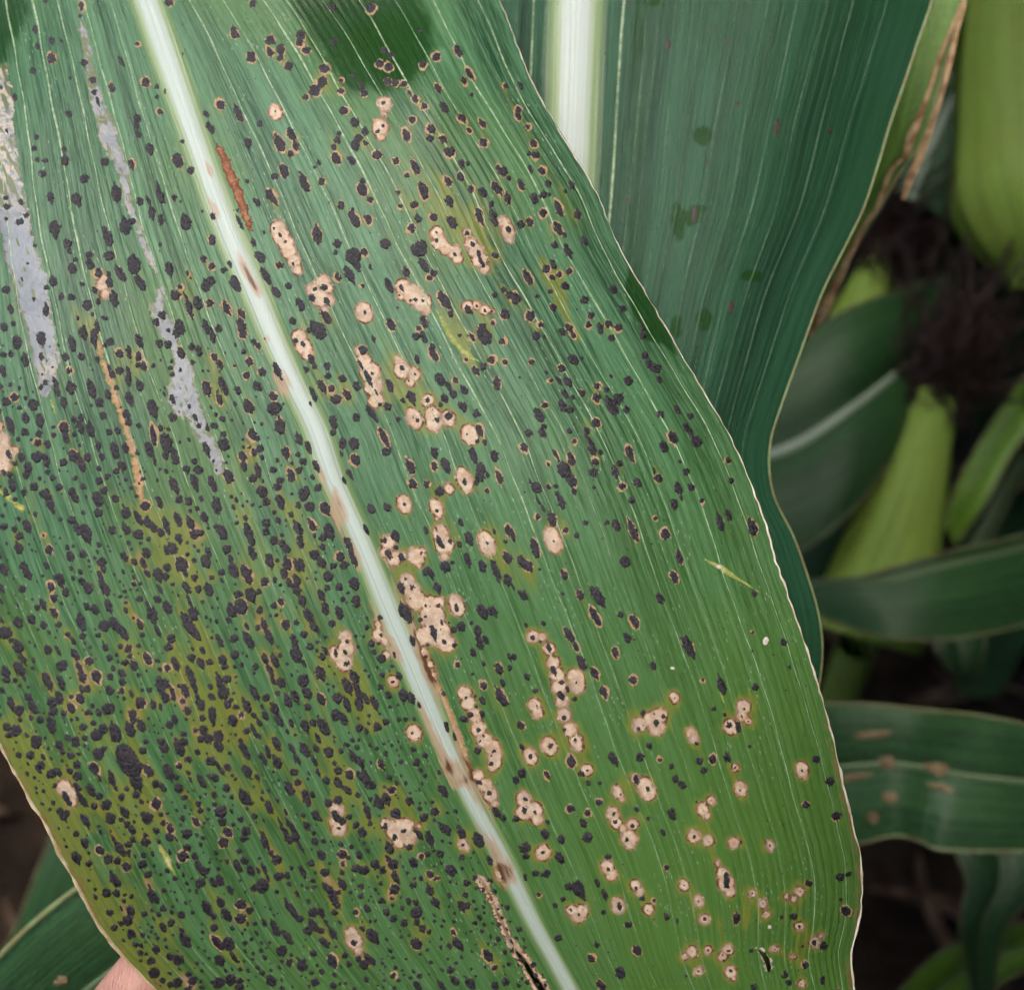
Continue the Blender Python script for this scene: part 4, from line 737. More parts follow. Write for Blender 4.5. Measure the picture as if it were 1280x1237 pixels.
# --- tan lesions
def h_flat(hc, edge=0.7):
    return lambda x, y, dep: -0.04 + hc * (1 - np.exp(-dep / edge))
for i, pr in enumerate(lesions):
    r = patch(pr, 1.5, lambda x, y, dep: 0.02 + 0.16 * (1 - np.exp(-dep / 0.6)) - 0.10 * np.exp(-((dep - 3.2) / 1.3)**2), wob=0.9, seed=i * 1.7, wl=7.0)
    if r: obj('lesion', np_mesh('lesion', r[0], r[1], {'edge': r[2]}), M['lesion'], leaf)

def ribbon(name, pts, mat, wob=0.9, wl=9.0, seed=0.0, h=0.14, extra=None, sp=1.5):
    r = patch(chain(pts, 2.0), sp, h_flat(h), wob=wob, seed=seed, wl=wl, blend=1.0)
    if not r: return
    at = {'edge': r[2]}
    if extra:
        at[extra[0]] = extra[1](r[3], r[4])
        xx, yy = r[3], r[4]
        al = yy * 0.93 + xx * 0.36; ac_ = xx * 0.93 - yy * 0.36
        at['shred'] = np.clip(0.5 + 0.30 * vnoise(al / 17, ac_ / 4.0) + 0.15 * vnoise(al / 6, ac_ / 2.2) - np.where(yy < 260, 0.02, 0.26) + 0.25 * np.exp(-r[2] / 1.5), 0, 1)
    obj(name, np_mesh(name, r[0], r[1], at), mat, leaf)

# --- window-pane feeding scars
tanf = lambda x, y: np.clip((290 - y) / 60, 0, 1) * (x < 40) + 0.9 * np.exp(-((x - 60) / 14)**2 - ((y - 470) / 26)**2)
ribbon('feeding_scar', [(2,85,6),(5,130,12),(6,180,14),(10,230,17),(16,265,19),(22,300,19),(30,330,21),(38,355,22),(44,385,19),(50,412,17),(56,440,17),(60,458,15),(57,475,10),(55,492,7)], M['scar'], 2.6, 13, 1.1, extra=('tan', tanf), sp=2)
ribbon('feeding_scar', [(104,12,2),(99,22,3),(106,44,5),(108,62,6),(113,85,6.5),(117,112,8),(124,135,8.5),(132,158,11.5),(137,180,11),(150,200,8),(156,218,7),(157,235,6),(159,252,4.5),(166,268,4.5),(173,285,4.5),(180,305,4.5),(188,322,4),(196,340,3.5)], M['scar'], 2.0, 10, 2.3, extra=('tan', lambda x, y: 0.25 * np.ones(len(x))), sp=1.7)
ribbon('feeding_scar', [(201,364,5.5),(199,376,6.5),(194,387,9),(203,398,9),(209,411,9.5),(216,425,7),(221,438,6.5),(226,450,8.5),(230,464,12.5),(228,480,17),(228,496,19),(234,508,17),(245,520,10),(250,532,9),(257,546,9),(264,560,9),(270,575,7),(274,590,4)], M['scar'], 2.2, 11, 3.3, extra=('tan', lambda x, y: 0.15 * np.ones(len(x))), sp=1.8)
# --- dry streaks, rust streak, scratches
ribbon('dry_streak', [(122,428,3),(127,445,4),(133,462,4.5),(139,480,4.5),(145,498,4),(150,515,4),(157,535,4),(163,552,4.5),(168,572,5),(172,592,5),(175,612,4.5),(178,630,3)], M['streak'], 2.0, 9, 4.0)
ribbon('dry_streak', [(545,855,4),(551,868,5),(557,885,6.5),(563,902,7),(570,918,7),(577,933,6),(583,948,4)], M['streak'], 1.2, 10, 6.0)
ribbon('dry_streak', [(520,795,3),(528,812,4.5),(536,830,5),(543,848,4)], M['streak'], 1.0, 9, 6.6)
ribbon('rust_streak', [(270,180,3),(276,190,5),(283,206,6),(289,222,6.5),(296,238,6.5),(302,254,6),(308,272,5),(314,288,3)], M['rust'], 1.7, 8, 7.0)
ribbon('dry_streak', [(0,613,2),(10,622,3),(20,630,3.5),(27,636,4)], M['pale'], 1.0, 9, 8.0)
ribbon('scratch', [(881,699,1.2),(890,704,2.2),(899,708,3.6),(908,714,3.4),(920,722,2.0),(935,731,1.6),(950,740,1.0)], M['pale'], 0.5, 7, 9.0)
ribbon('scratch', [(897,860,.8),(903,872,1.4),(908,884,.8)], M['pale'], 0.3, 7, 9.4)
ribbon('scratch', [(545,385,1.5),(553,402,2.5),(562,418,3.2),(570,430,3.4),(580,440,3.5),(590,447,2.6),(598,452,1.4)], M['pale'], 0.9, 7, 9.9)
ribbon('scratch', [(199,1056,1.5),(204,1066,3.2),(209,1076,5),(214,1084,3),(219,1093,1)], M['pale'], 1.0, 7, 10.3)
ribbon('scratch', [(60,318,2.0),(64,500,2.0),(68,515,1.5)][1:], M['pale'], 0.5, 7, 10.9)
for cx, cy, a, b in ((957,801,3.6,5.4),(841,835,3.0,1.8),(962,1158,2.2,2.4),(899,708,4.5,2.6)):
    r = patch([(cx, cy, a, b, 0.3)], 1.0, h_flat(0.3), wob=0.4, seed=cx)
    if r: obj('white_chip', np_mesh('white_chip', r[0], r[1], {'edge': r[2] + 2}), M['chip'], leaf)
# torn slit and small gap: dry rims round real openings in the blade
def rim_round(hole, grow, mat, seed):
    out = chain([(x, y, r + grow) for x, y, r in hole], 2.0); inn = chain(hole, 1.0)
    X0 = min(p[0] for p in out) - 14; X1 = max(p[0] for p in out) + 14; Y0 = min(p[1] for p in out) - 14; Y1 = max(p[1] for p in out) + 14
    sp = 1.1
    X, Y = np.meshgrid(np.arange(X0, X1, sp), np.arange(Y0, Y1, sp))
    f = lambda a, b: np.maximum(field(out, a, b, blend=1, wob=2.0, seed=seed, wl=9), -field(inn, a, b, blend=0.5, wob=0.25, wl=7))
    d = f(X, Y); ins = d < 0
    keep = ins[:-1, :-1] | ins[:-1, 1:] | ins[1:, 1:] | ins[1:, :-1]
    F = grid_faces(*X.shape)[keep.ravel()]; ids = np.unique(F); mp = np.full(X.size, -1); mp[ids] = np.arange(len(ids))
    x, y, dd = X.ravel()[ids], Y.ravel()[ids], d.ravel()[ids]; o = dd >= 0
    for _ in range(3):
        d0 = f(x[o], y[o]); e = 0.15
        gx = (f(x[o] + e, y[o]) - f(x[o] - e, y[o])) / (2 * e); gy = (f(x[o], y[o] + e) - f(x[o], y[o] - e)) / (2 * e)
        st = np.clip(d0, -sp, sp); x[o] -= st * gx; y[o] -= st * gy
    dep = np.where(o, 0, -dd)
    V = S(x, y, 0.06 + 0.12 * (1 - np.exp(-dep)))
    obj('torn_rim', np_mesh('torn_rim', V, mp[F], {'edge': dep * 1.6}), mat, leaf)
rim_round([(600,1098,.3),(607,1108,.3),(614,1122,.3),(622,1140,.3),(631,1160,.3)] + SLIT, 5.5, M['lesion'], 3.0)
rim_round(GAP, 2.0, M['chip'], 5.0)

# --- tar spots
def spot_prims(x, y, a, b):
    an = float(vein_angle(np.array(x), np.array(y))) + random.gauss(0, 0.10)
    pr = [(x, y, max(a * 0.88, b * 0.95), b * 1.03, an)]
    k = a / b
    if k > 1.5 and random.random() < 0.75:            # drawn out along the veins, usually to one side
        s = random.choice((-1, 1)) * a * random.uniform(0.3, 0.55)
        pr.append((x + s * math.cos(an), y + s * math.sin(an), a * 0.72, b * random.uniform(0.25, 0.5), an))
    if k > 1.7:                                       # several stromata run together
        for _ in range(2):
            s = random.uniform(-0.6, 0.6) * a; o_ = random.uniform(-0.45, 0.45) * b
            pr.append((x + s * math.cos(an) - o_ * math.sin(an), y + s * math.sin(an) + o_ * math.cos(an), b * random.uniform(.6, .85), b * random.uniform(.6, .8), an))
    if b > 4 and random.random() < 0.6:
        th = random.uniform(0, 6.28)
        pr.append((x + math.cos(th) * b * 0.7, y + math.sin(th) * b * 0.7, b * 0.55, b * 0.45, an))
    return pr
# small late stromata between the surveyed ones on the worst half
cen = np.array([(q[0], q[1], max(q[2], q[3])) for q in spots])
added = 0
while added < 760:
    yq = random.uniform(430, 1235); tq = random.uniform(-0.98, -0.04)
    xq = float(chart_x(np.array(tq), np.array(yq)))
    if xq < -6 or random.random() > 0.35 + 0.65 * min(max((yq - 430) / 300, 0), 1): continue
    a = random.uniform(1.8, 4.6); b = a * random.uniform(0.55, 0.9)
    if np.min(np.hypot(cen[:, 0] - xq, cen[:, 1] - yq) - cen[:, 2]) < a + 0.3: continue
    if float(fetch(LSD, np.array(xq), np.array(yq))) < a: continue
    cen = np.vstack([cen, (xq, yq, a)]); spots.append([xq, yq, a, b, False]); added += 1
# the infection goes on past the part looked at: towards the tip, the base and the hidden left margin
for _ in range(620):
    zone = random.random()
    yq = random.uniform(1242, 1750) if zone < 0.62 else random.uniform(-260, -6) if zone < 0.78 else random.uniform(0, 900)
    tq = random.uniform(-0.97, 0.97) if zone < 0.78 else random.uniform(-0.98, -0.5)
    if tq > 0.1 and random.random() < 0.45: continue
    xq = float(chart_x(np.array(tq), np.array(yq)))
    if zone >= 0.78 and xq > -6: continue
    a = random.uniform(2.4, 7.5); spots.append([xq, yq, a, a * random.uniform(.5, .9), random.random() < .25])
# pin-prick specks too small to survey singly
for _ in range(420):
    yq = random.uniform(20, 1237); tq = random.uniform(-0.95, 0.97)
    xq = float(chart_x(np.array(tq), np.array(yq)))
    if -5 < xq < 1100: spots.append([xq, yq, random.uniform(0.9, 1.5), random.uniform(0.8, 1.2), False])
order = sorted(range(len(spots)), key=lambda i: -spots[i][2] * spots[i][3])
rest, rings = [], []
made = 0
for rank, i in enumerate(order):
    x, y, a, b, ring = spots[i]
    pr = spot_prims(x, y, a, b)
    sd_ = i * 0.77
    big = b > 3.2
    hm = 0.42 + 0.085 * b
    def hf(X, Y, dep, hm=hm, sd_=sd_):
        lump = 0.13 * vnoise(X * .55 + sd_, Y * .55) + 0.07 * vnoise(X * 1.2, Y * 1.2 + sd_)
        return -0.12 + (hm + lump) * (1 - np.exp(-dep / 0.8)) + 0.03 * dep
    r = patch(pr, 0.95 if big else 0.85 if b > 1.6 else 0.7, hf, wob=1.1 if b > 3.5 else 0.7 if b > 1.6 else 0.15, seed=sd_, wl=3.7 + 1.2 * math.sin(i), blend=1.0)
    if r is None: continue
    if made < 300 and -8 < x < 1085 and -8 < y < 1245:
        obj('tar_spot', np_mesh('tar_spot', r[0], r[1], {'edge': r[2]}), M['tar'], leaf); made += 1
    else:
        rest.append((r[0], r[1], r[2]))
    if ring:
        gw = random.uniform(0.5, 2.1); dx, dy = random.gauss(0, .6), random.gauss(0, .7)
        g = [(p[0] + dx, p[1] + dy, p[2] + gw, p[3] + gw, p[4]) for p in pr]
        q = patch(g, 1.2, h_flat(0.10), wob=1.05, seed=sd_ + 1, wl=7.0, blend=1.5)
        if q: rings.append((q[0], q[1], q[2]))
V, F = merge([q[:2] for q in rest])
o = obj('small_tar_spots', np_mesh('small_tar_spots', V, F, {'edge': np.concatenate([q[2] for q in rest])}), M['tar'], leaf); o['kind'] = 'stuff'
V, F = merge([(a, b) for a, b, c in rings])
o = obj('tan_rings', np_mesh('tan_rings', V, F, {'edge': np.concatenate([c for a, b, c in rings]) * 2.2}), M['ring'], leaf); o['kind'] = 'stuff'

# ------------------------------------------------------------------ the healthy leaf behind, upper right
r_mid = curve([(-700,700),(-300,735),(0,721),(155,716),(310,711),(600,702),(900,705),(1200,730),(1500,760)])
r_right = curve([(-700,860),(-300,1120),(-100,1180),(0,1166),(50,1149),(95,1134),(153,1114),(213,1096),(263,1079),(310,1056),(360,1031),(418,1009),(460,994),(510,976),(550,964),(586,962),(620,968),(670,992),(720,1010),(765,1023),(800,1028),(845,1026),(900,1012),(1000,960),(1200,870),(1500,770)])
r_left = curve([(-700,600),(-300,430),(0,400),(400,400),(800,450),(1200,600),(1500,750)])
def rS(x, y, h=0.0):
    x = np.asarray(x, float); y = np.asarray(y, float)
    def base(x, y):
        t = np.where(x > r_mid(y), (x - r_mid(y)) / (r_right(y) - r_mid(y)), (r_mid(y) - x) / (r_mid(y) - r_left(y)))
        yy = (y - 300) / 618
        g = 300 + 60 * yy**2 - 70 * yy + 36 * (1 - np.sqrt(t * t + .004))**2 + 60 * np.clip(t - .45, 0, None)**2 / .3
        g = g + 14 * np.sin(y / 120) * t**2 + 5 * np.sin(x / 60 + y / 200) - 30 * np.exp(-((y - 800) / 150)**2) * t
        g = g - 8 * np.exp(-np.clip(np.abs(x - r_mid(y)) / 24, 0, 6)**2.4)
        return W(x, y, D0 + g * PX)
    p = base(x, y); a = base(x + 1, y) - base(x - 1, y); b = base(x, y + 1) - base(x, y - 1)
    n = np.cross(b, a); n /= np.linalg.norm(n, axis=-1, keepdims=True)
    return p + n * np.sign(np.sum((CAM - p) * n, -1, keepdims=True)) * (np.asarray(h, float) * np.ones(x.shape))[..., None] * PX
def build_rear():
    t = thing('corn_leaf', 'dark blue-green healthy corn leaf with a wide white midrib behind the spotted leaf', 'leaf', rS(np.array(720.0), np.array(-690.0)), 'corn leaves')
    ys = np.concatenate([np.arange(-700, -30, 20.0), np.arange(-30, 950, 4.0), np.arange(950, 1500, 20.0)])
    ts = np.linspace(-1, 1, 221)
    T, Y = np.meshgrid(ts, ys)
    m = r_mid(Y); X = np.where(T > 0, m + T * (r_right(Y) - m), m + T * (m - r_left(Y)))
    x, y = X.ravel(), Y.ravel()
    wet_shade = np.zeros(x.shape); lx = 720
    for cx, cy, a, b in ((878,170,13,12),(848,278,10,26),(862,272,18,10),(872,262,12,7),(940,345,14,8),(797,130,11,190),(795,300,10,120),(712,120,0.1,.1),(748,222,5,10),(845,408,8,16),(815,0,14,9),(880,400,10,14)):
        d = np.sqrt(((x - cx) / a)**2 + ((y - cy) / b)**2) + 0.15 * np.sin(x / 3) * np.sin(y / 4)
        wet_shade = np.maximum(wet_shade, np.clip((1.25 - d) / 0.5, 0, 1) * (0.5 if b > 100 else 0.85))
    z = np.zeros(x.shape)
    uv = np.stack([4.6 * T.ravel(), y / 100], 1)
    obj('blade', np_mesh('blade', rS(x, y), grid_faces(*X.shape), {'age': z, 'chlor': z, 'necro': z, 'brown': z, 'wet_shade': wet_shade, **slow_noise(uv[:, 0], uv[:, 1])}, uv), M['rear'], t)
    Q, Y = np.meshgrid(np.linspace(-1, 1, 25), np.concatenate([np.arange(-700, -30, 20.0), np.arange(-30, 700, 6.0), np.arange(700, 1480, 20.0)]))
    X = r_mid(Y) + Q * 38 * np.clip(1.1 - Y / 2500, .3, 1.3)
    V = rS(X.ravel(), Y.ravel(), (0.6 * (1 - Q**2) - 0.06).ravel())
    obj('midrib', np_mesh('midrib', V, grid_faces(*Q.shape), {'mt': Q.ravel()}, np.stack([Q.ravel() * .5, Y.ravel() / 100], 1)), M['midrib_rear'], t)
    for tv, wd in [(.135,1.6),(.20,1.2),(.235,.7),(.30,1.0),(.36,.6),(.45,1.0),(.54,.8),(.62,1.0),(.70,.7),(.78,.8),(.87,.7),(-.12,1.2),(-.17,1.5),(-.23,.8),(-.3,1),(-.4,1)]:
        Q, Y = np.meshgrid(np.array([-1, -.5, 0, .5, 1.]), np.arange(-400, 1000, 10.0))
        m = r_mid(Y); X = np.where(tv > 0, m + tv * (r_right(Y) - m), m + tv * (m - r_left(Y))) + Q * wd * (0.8 + 0.3 * np.sin(Y / 31 + tv * 50)) + np.sin(Y / 60 + tv * 30)
        obj('vein', np_mesh('vein', rS(X.ravel(), Y.ravel(), (0.6 * (1 - Q**2) - .06).ravel()), grid_faces(*Q.shape)), M['vein_rear'] if wd < 1.5 else M['vein'], t)
    ys = np.concatenate([np.arange(-690, 0, 15.0), np.arange(0, 950, 6.0), np.arange(950, 1490, 20.0)])
    V, F = tube(rS(r_right(ys) - .5, ys), PX * (2.0 + 1.0 * np.clip((260 - ys) / 200, 0, 1)), 7)
    obj('leaf_margin', np_mesh('leaf_margin', V, F), M['margin_green'], t)
    for i, (cx, cy, a, b) in enumerate([(835,56,7,3.6),(698,4,6,3),(785,252,6,3),(868,268,11,3.5),(893,35,3,2.5),(907,53,3,2.5),(824,110,2.5,2),(885,203,3,2.5),(922,129,3,2.5),(756,67,2,1.6),(764,186,2,2),(785,2,3,2),(971,160,12,3.5),(1037,164,3.4,3.4),(914,384,9,3.6)]):
        r = patch([(cx, cy, a, b, 1.62 if a < 12 else 1.65)], 1.2, lambda x, y, dep: -.1 + .5 * (1 - np.exp(-dep)), surf=rS, wob=.3, seed=i)
        if r: obj('dark_fleck', np_mesh('dark_fleck', r[0], r[1]), M['fleck'], t)
M['fleck'] = plain('dark_fleck', (0.06, 0.035, 0.032), 0.6, var=0.5, scale=1500)
build_rear()

# ------------------------------------------------------------------ other leaves, lofted between their two edges
def loft_leaf(label, L, R, mat, midrib=0.5, ribw=0.0, fold=0.12, nx=24, ny=90, margin='margin_dim', mr=0.0007, name='corn_leaf', wavy=0.0, spots=(), rib='midrib_dim'):
    A = resample(L, ny); B = resample(R, ny)
    PA, PB = W(A[:, 0], A[:, 1], A[:, 2]), W(B[:, 0], B[:, 1], B[:, 2])
    wd = np.linalg.norm(PB - PA, axis=1)
    tan = np.gradient((PA + PB) / 2, axis=0); ac = PB - PA
    nrm = np.cross(tan, ac); nrm /= np.linalg.norm(nrm, axis=1, keepdims=True) + 1e-9
    sg = np.sign(np.sum((CAM - PA) * nrm, 1, keepdims=True)); nrm = nrm * np.where(sg == 0, 1, sg)
    c = np.linspace(0, 1, nx); q = np.abs(c - midrib) / np.where(c < midrib, midrib, 1 - midrib)
    prof = fold * ((1 - (1 - q)**1.6) * np.cos(q * 1.3) * 1.3)
    arc = np.concatenate([[0], np.cumsum(np.linalg.norm(np.diff((PA + PB) / 2, axis=0), axis=1))])
    off = prof[None] * wd[:, None] + wavy * wd[:, None] * np.sin(arc * 60)[:, None] * (q**2)[None]
    def pt(i, cc, h):
        return None
    V = PA[:, None] * (1 - c)[None, :, None] + PB[:, None] * c[None, :, None] + nrm[:, None] * off[..., None]
    t = thing(name, label, 'leaf', (PA[0] + PB[0]) / 2, 'corn leaves')
    uv = np.stack([((c - midrib)[None] * np.median(wd) / PX / 100 * np.ones((ny, 1))).ravel(), (arc[:, None] / PX / 100 * np.ones((1, nx))).ravel()], 1)
    obj('blade', np_mesh('blade', V.reshape(-1, 3), grid_faces(ny, nx), None, uv), mat, t)
    if ribw:
        base = PA * (1 - midrib) + PB * midrib
        qq = np.linspace(-1, 1, 9)
        acn = ac / (np.linalg.norm(ac, axis=1, keepdims=True) + 1e-9)
        taper = np.clip(wd / wd.max() * 1.2, 0.1, 1)
        Vr = base[:, None] + acn[:, None] * (qq[None, :, None] * ribw * taper[:, None, None]) + nrm[:, None] * ((0.6 * np.sqrt(1 - qq**2 + 1e-6) * ribw + 0.0002)[None, :, None])
        obj('midrib', np_mesh('midrib', Vr.reshape(-1, 3), grid_faces(ny, 9), {'mt': np.tile(qq * 0.6, ny)}, np.stack([np.tile(qq * .3, ny), np.repeat(arc * 50, 9)], 1)), M[rib], t)
    for e in (0, nx - 1):
        Vt, Ft = tube(V[:, e], mr, 6)
        obj('leaf_margin', np_mesh('leaf_margin', Vt, Ft), M[margin] if isinstance(margin, str) else M[margin[0 if e == 0 else 1]], t)
    for i0, c0, a, b in spots:
        k = 22; th = np.arange(k) / k * 2 * math.pi
        ii = int(i0 * (ny - 1)); rr = 1 + 0.10 * np.sin(th * 3 + i0 * 9) + 0.12 * np.sin(th * 5 + c0 * 17) + 0.10 * np.sin(th * 2 + i0 * 31)
        cen = V[ii, int(c0 * (nx - 1))]; tt = tan[ii] / np.linalg.norm(tan[ii]); aa = ac[ii] / np.linalg.norm(ac[ii])
        ring = [cen + nrm[ii] * 0.0012] + [cen + nrm[ii] * 0.0004 + tt * a * math.cos(h) * q_ + aa * b * math.sin(h) * q_ for h, q_ in zip(th, rr)]
        Fm = np.array([[0, 1 + j, 1 + (j + 1) % k] for j in range(k)])
        obj('lesion', np_mesh('lesion', np.array(ring), Fm), M['far_lesion'], t)
    return t
M['far_lesion'] = plain('far_lesion', (0.20, 0.145, 0.075), 0.7, var=0.4, scale=200)

# strip of leaf behind the healthy one, with a dry torn edge
def build_frayed():
    L = [(1040,-300,.235),(1080,-100,.232),(1090,0,.232),(1080,80,.232),(1065,150,.232),(1050,210,.232),(1030,260,.232),(1010,310,.232),(985,370,.232),(960,430,.232),(900,520,.235)]
    R = [(1330,-300,.235),(1250,-100,.225),(1203,0,.222),(1187,60,.222),(1171,120,.222),(1155,175,.222),(1128,212,.222),(1098,265,.224),(1063,320,.226),(1030,385,.228),(985,460,.235)]
    t = loft_leaf('narrow bright green leaf strip with a dry torn tan edge beside the healthy leaf', L, R, M['young'], .3, 0, 0.04, margin=('margin_green', 'margin_green'), mr=.0004)
    def dryband(pts, name, n=70):
        P = resample(pts, n); c = W(P[:, 0], P[:, 1], P[:, 2]); wdt = P[:, 3] * P[:, 2] / FOC
        wdt = wdt * (1 + 0.35 * RNG.normal(0, .6, n).cumsum() / 8 * .5)
        T = np.gradient(c, axis=0); T /= np.linalg.norm(T, axis=1, keepdims=True)
        Nn = CAM - c; Nn /= np.linalg.norm(Nn, axis=1, keepdims=True)
        Sd = np.cross(T, Nn); Sd /= np.linalg.norm(Sd, axis=1, keepdims=True)
        q = np.linspace(-1, 1, 9); ph = np.linspace(0, 9, n)
        curl = (np.abs(q)**2)[None] * (0.5 + 0.4 * np.sin(ph * 2.3))[:, None]
        V = c[:, None] + Sd[:, None] * (q[None, :, None] * wdt[:, None, None]) + Nn[:, None] * ((curl * wdt[:, None] * 0.9 + wdt[:, None] * 0.25 * np.sin(q * 7 + ph[:, None] * 3))[..., None])
        obj(name, np_mesh(name, V.reshape(-1, 3), grid_faces(n, 9)), M['frayed'], t)
    dryband([(1215,-60,.219,2),(1206,0,.219,2.5),(1196,40,.219,2.5),(1187,80,.219,3),(1178,115,.219,3),(1167,150,.219,3.5),(1156,180,.219,5),(1146,205,.219,6),(1136,228,.219,5),(1129,250,.219,3.5)], 'dry_flap')
    dryband([(1202,5,.2195,1.5),(1190,35,.2195,2),(1176,68,.2195,2.5),(1166,100,.2195,2.5),(1156,130,.2195,2.5),(1146,155,.2195,4),(1138,175,.2195,4.5),(1132,196,.2195,3)], 'dry_flap')
    dryband([(1132,195,.220,2.5),(1115,212,.220,3),(1107,232,.220,3),(1096,260,.221,3),(1082,280,.221,3),(1072,300,.222,4),(1062,320,.222,4),(1052,342,.223,5),(1042,362,.224,6),(1033,382,.224,7),(1022,402,.225,5),(1012,420,.226,3)], 'dry_flap')
    P = resample([(1162,-40,.2215),(1160,10,.2215),(1146,60,.2215),(1134,100,.2215)], 20)
build_frayed()

# dark background leaves
loft_leaf('dark green leaf with a pale slanting midrib, left of the green ear', [(860,560,.50),(930,475,.49),(1000,425,.48),(1080,380,.48),(1150,355,.50),(1230,320,.54),(1320,270,.58),(1420,200,.62)],
          [(860,640,.50),(930,690,.46),(1000,690,.45),(1060,640,.45),(1120,560,.47),(1200,480,.52),(1300,380,.57),(1420,260,.62)], M['back'], .5, .0032, .10, rib='midrib_far')
loft_leaf('dark drooping leaf crossing below the green ear', [(960,735,.42),(1020,725,.41),(1070,722,.40),(1110,712,.40),(1180,692,.40),(1280,668,.41),(1400,630,.43),(1520,600,.46)],
          [(960,742,.42),(1020,768,.41),(1070,786,.40),(1120,798,.39),(1190,798,.39),(1280,780,.40),(1400,735,.43),(1520,640,.46)], M['back'], .12, .002, .10, margin='margin_dim')
loft_leaf('broad green leaf with blurred tan lesions, right of the spotted leaf margin', [(900,905,.33),(980,885,.31),(1035,879,.30),(1090,880,.295),(1150,886,.29),(1215,893,.29),(1290,907,.29),(1400,935,.30),(1550,990,.33)],
          [(900,930,.33),(980,1030,.31),(1040,1056,.30),(1080,1052,.295),(1118,1043,.29),(1150,1050,.29),(1180,1061,.285),(1290,1062,.285),(1400,1050,.30),(1550,1010,.33)], M['back'], .45, .0008, .05,
          margin='margin_dim', mr=.0007, spots=[(.38,.22,.0075,.0011),(.42,.44,.0025,.0022),(.43,.72,.0022,.002),(.57,.44,.0055,.0018),(.38,.85,.002,.0018),(.32,.56,.005,.0011),(.60,.58,.004,.001)])
loft_leaf('green leaf lower left with a pale upper edge, under the spotted leaf', [(-260,1500,.22),(-120,1330,.21),(-40,1235,.205),(0,1195,.203),(40,1155,.201),(80,1122,.20),(130,1085,.20),(230,1010,.205),(400,900,.22)],
          [(-160,1600,.22),(20,1420,.205),(90,1350,.20),(140,1300,.198),(190,1265,.197),(240,1230,.197),(300,1190,.20),(400,1100,.205),(480,960,.22)], M['back'], .6, .0006, .08, mr=.0006, margin='margin_green',
          spots=[(.30,.35,.0012,.0009),(.44,.45,.0015,.0012),(.36,.62,.004,.0015)])
loft_leaf('dim leaf in shade at the lower left behind the pale edged one', [(-160,1420,.42),(-40,1260,.40),(20,1160,.39),(60,1060,.39),(110,960,.40),(200,820,.43)],
          [(0,1500,.42),(90,1330,.40),(140,1220,.39),(190,1110,.39),(250,1000,.40),(330,860,.43)], M['back'], .5, .002, .10)
loft_leaf('yellow-green stem-like leaf blade rising at the right edge beside the ear', [(1180,660,.47),(1195,610,.47),(1225,555,.47),(1260,500,.47),(1300,440,.48),(1380,330,.5)],
          [(1195,680,.47),(1235,625,.46),(1262,575,.46),(1300,520,.46),(1345,465,.48),(1420,350,.5)], M['young'], .5, 0, .2)
loft_leaf('grey-green narrow blade slanting beside the yellow-green one', [(1170,740,.50),(1205,672,.50),(1240,610,.50),(1275,550,.50),(1340,440,.52)],
          [(1195,750,.50),(1235,680,.50),(1265,620,.50),(1300,565,.50),(1370,455,.52)], M['back'], .5, .003, .15)
loft_leaf('dark green blade at the right edge below the upper husk', [(1130,480,.60),(1190,400,.56),(1225,330,.54),(1255,265,.53),(1290,205,.53),(1360,90,.55)],
          [(1180,540,.60),(1240,480,.54),(1290,420,.52),(1330,360,.52),(1370,300,.53),(1440,160,.55)], M['back'], .55, .003, .12)
loft_leaf('teal leaf tip hanging under the drooping dark leaf', [(1100,770,.55),(1150,785,.53),(1170,815,.52),(1190,840,.52),(1210,860,.53)],
          [(1110,740,.55),(1200,760,.53),(1230,800,.52),(1222,835,.52),(1214,862,.53)], M['back'], .5, .001, .12)
loft_leaf('dim blue-green blade hanging at the lower right corner', [(1170,1000,.46),(1185,1050,.44),(1205,1100,.43),(1200,1150,.43),(1205,1200,.44),(1225,1290,.46)],
          [(1330,990,.46),(1310,1050,.44),(1295,1110,.43),(1260,1150,.43),(1245,1210,.44),(1245,1300,.46)], M['back'], .5, .001, .15)
loft_leaf('olive leaf lying across the bottom right corner', [(1080,1290,.52),(1130,1230,.50),(1180,1185,.48),(1230,1165,.47),(1290,1150,.47),(1380,1150,.48)],
          [(1130,1330,.52),(1180,1280,.50),(1215,1250,.48),(1250,1225,.47),(1300,1205,.47),(1380,1200,.48)], M['young'], .5, .001, .15)
loft_leaf('dark shaded leaf filling the gap behind the midrib leaf', [(880,700,.62),(960,560,.60),(1040,440,.60),(1120,330,.62),(1200,200,.66),(1280,60,.72)],
          [(1000,800,.62),(1080,700,.60),(1150,600,.60),(1230,480,.62),(1320,340,.66),(1420,200,.72)], M['back'], .5, .004, .12)
loft_leaf('pale midribbed leaf at the top right, left of the upper husk', [(1120,240,.50),(1160,140,.49),(1190,90,.48),(1230,40,.48),(1290,-20,.5)],
          [(1190,280,.50),(1220,200,.49),(1250,140,.48),(1290,90,.48),(1340,30,.5)], M['back'], .25, .003, .1, rib='midrib_far')

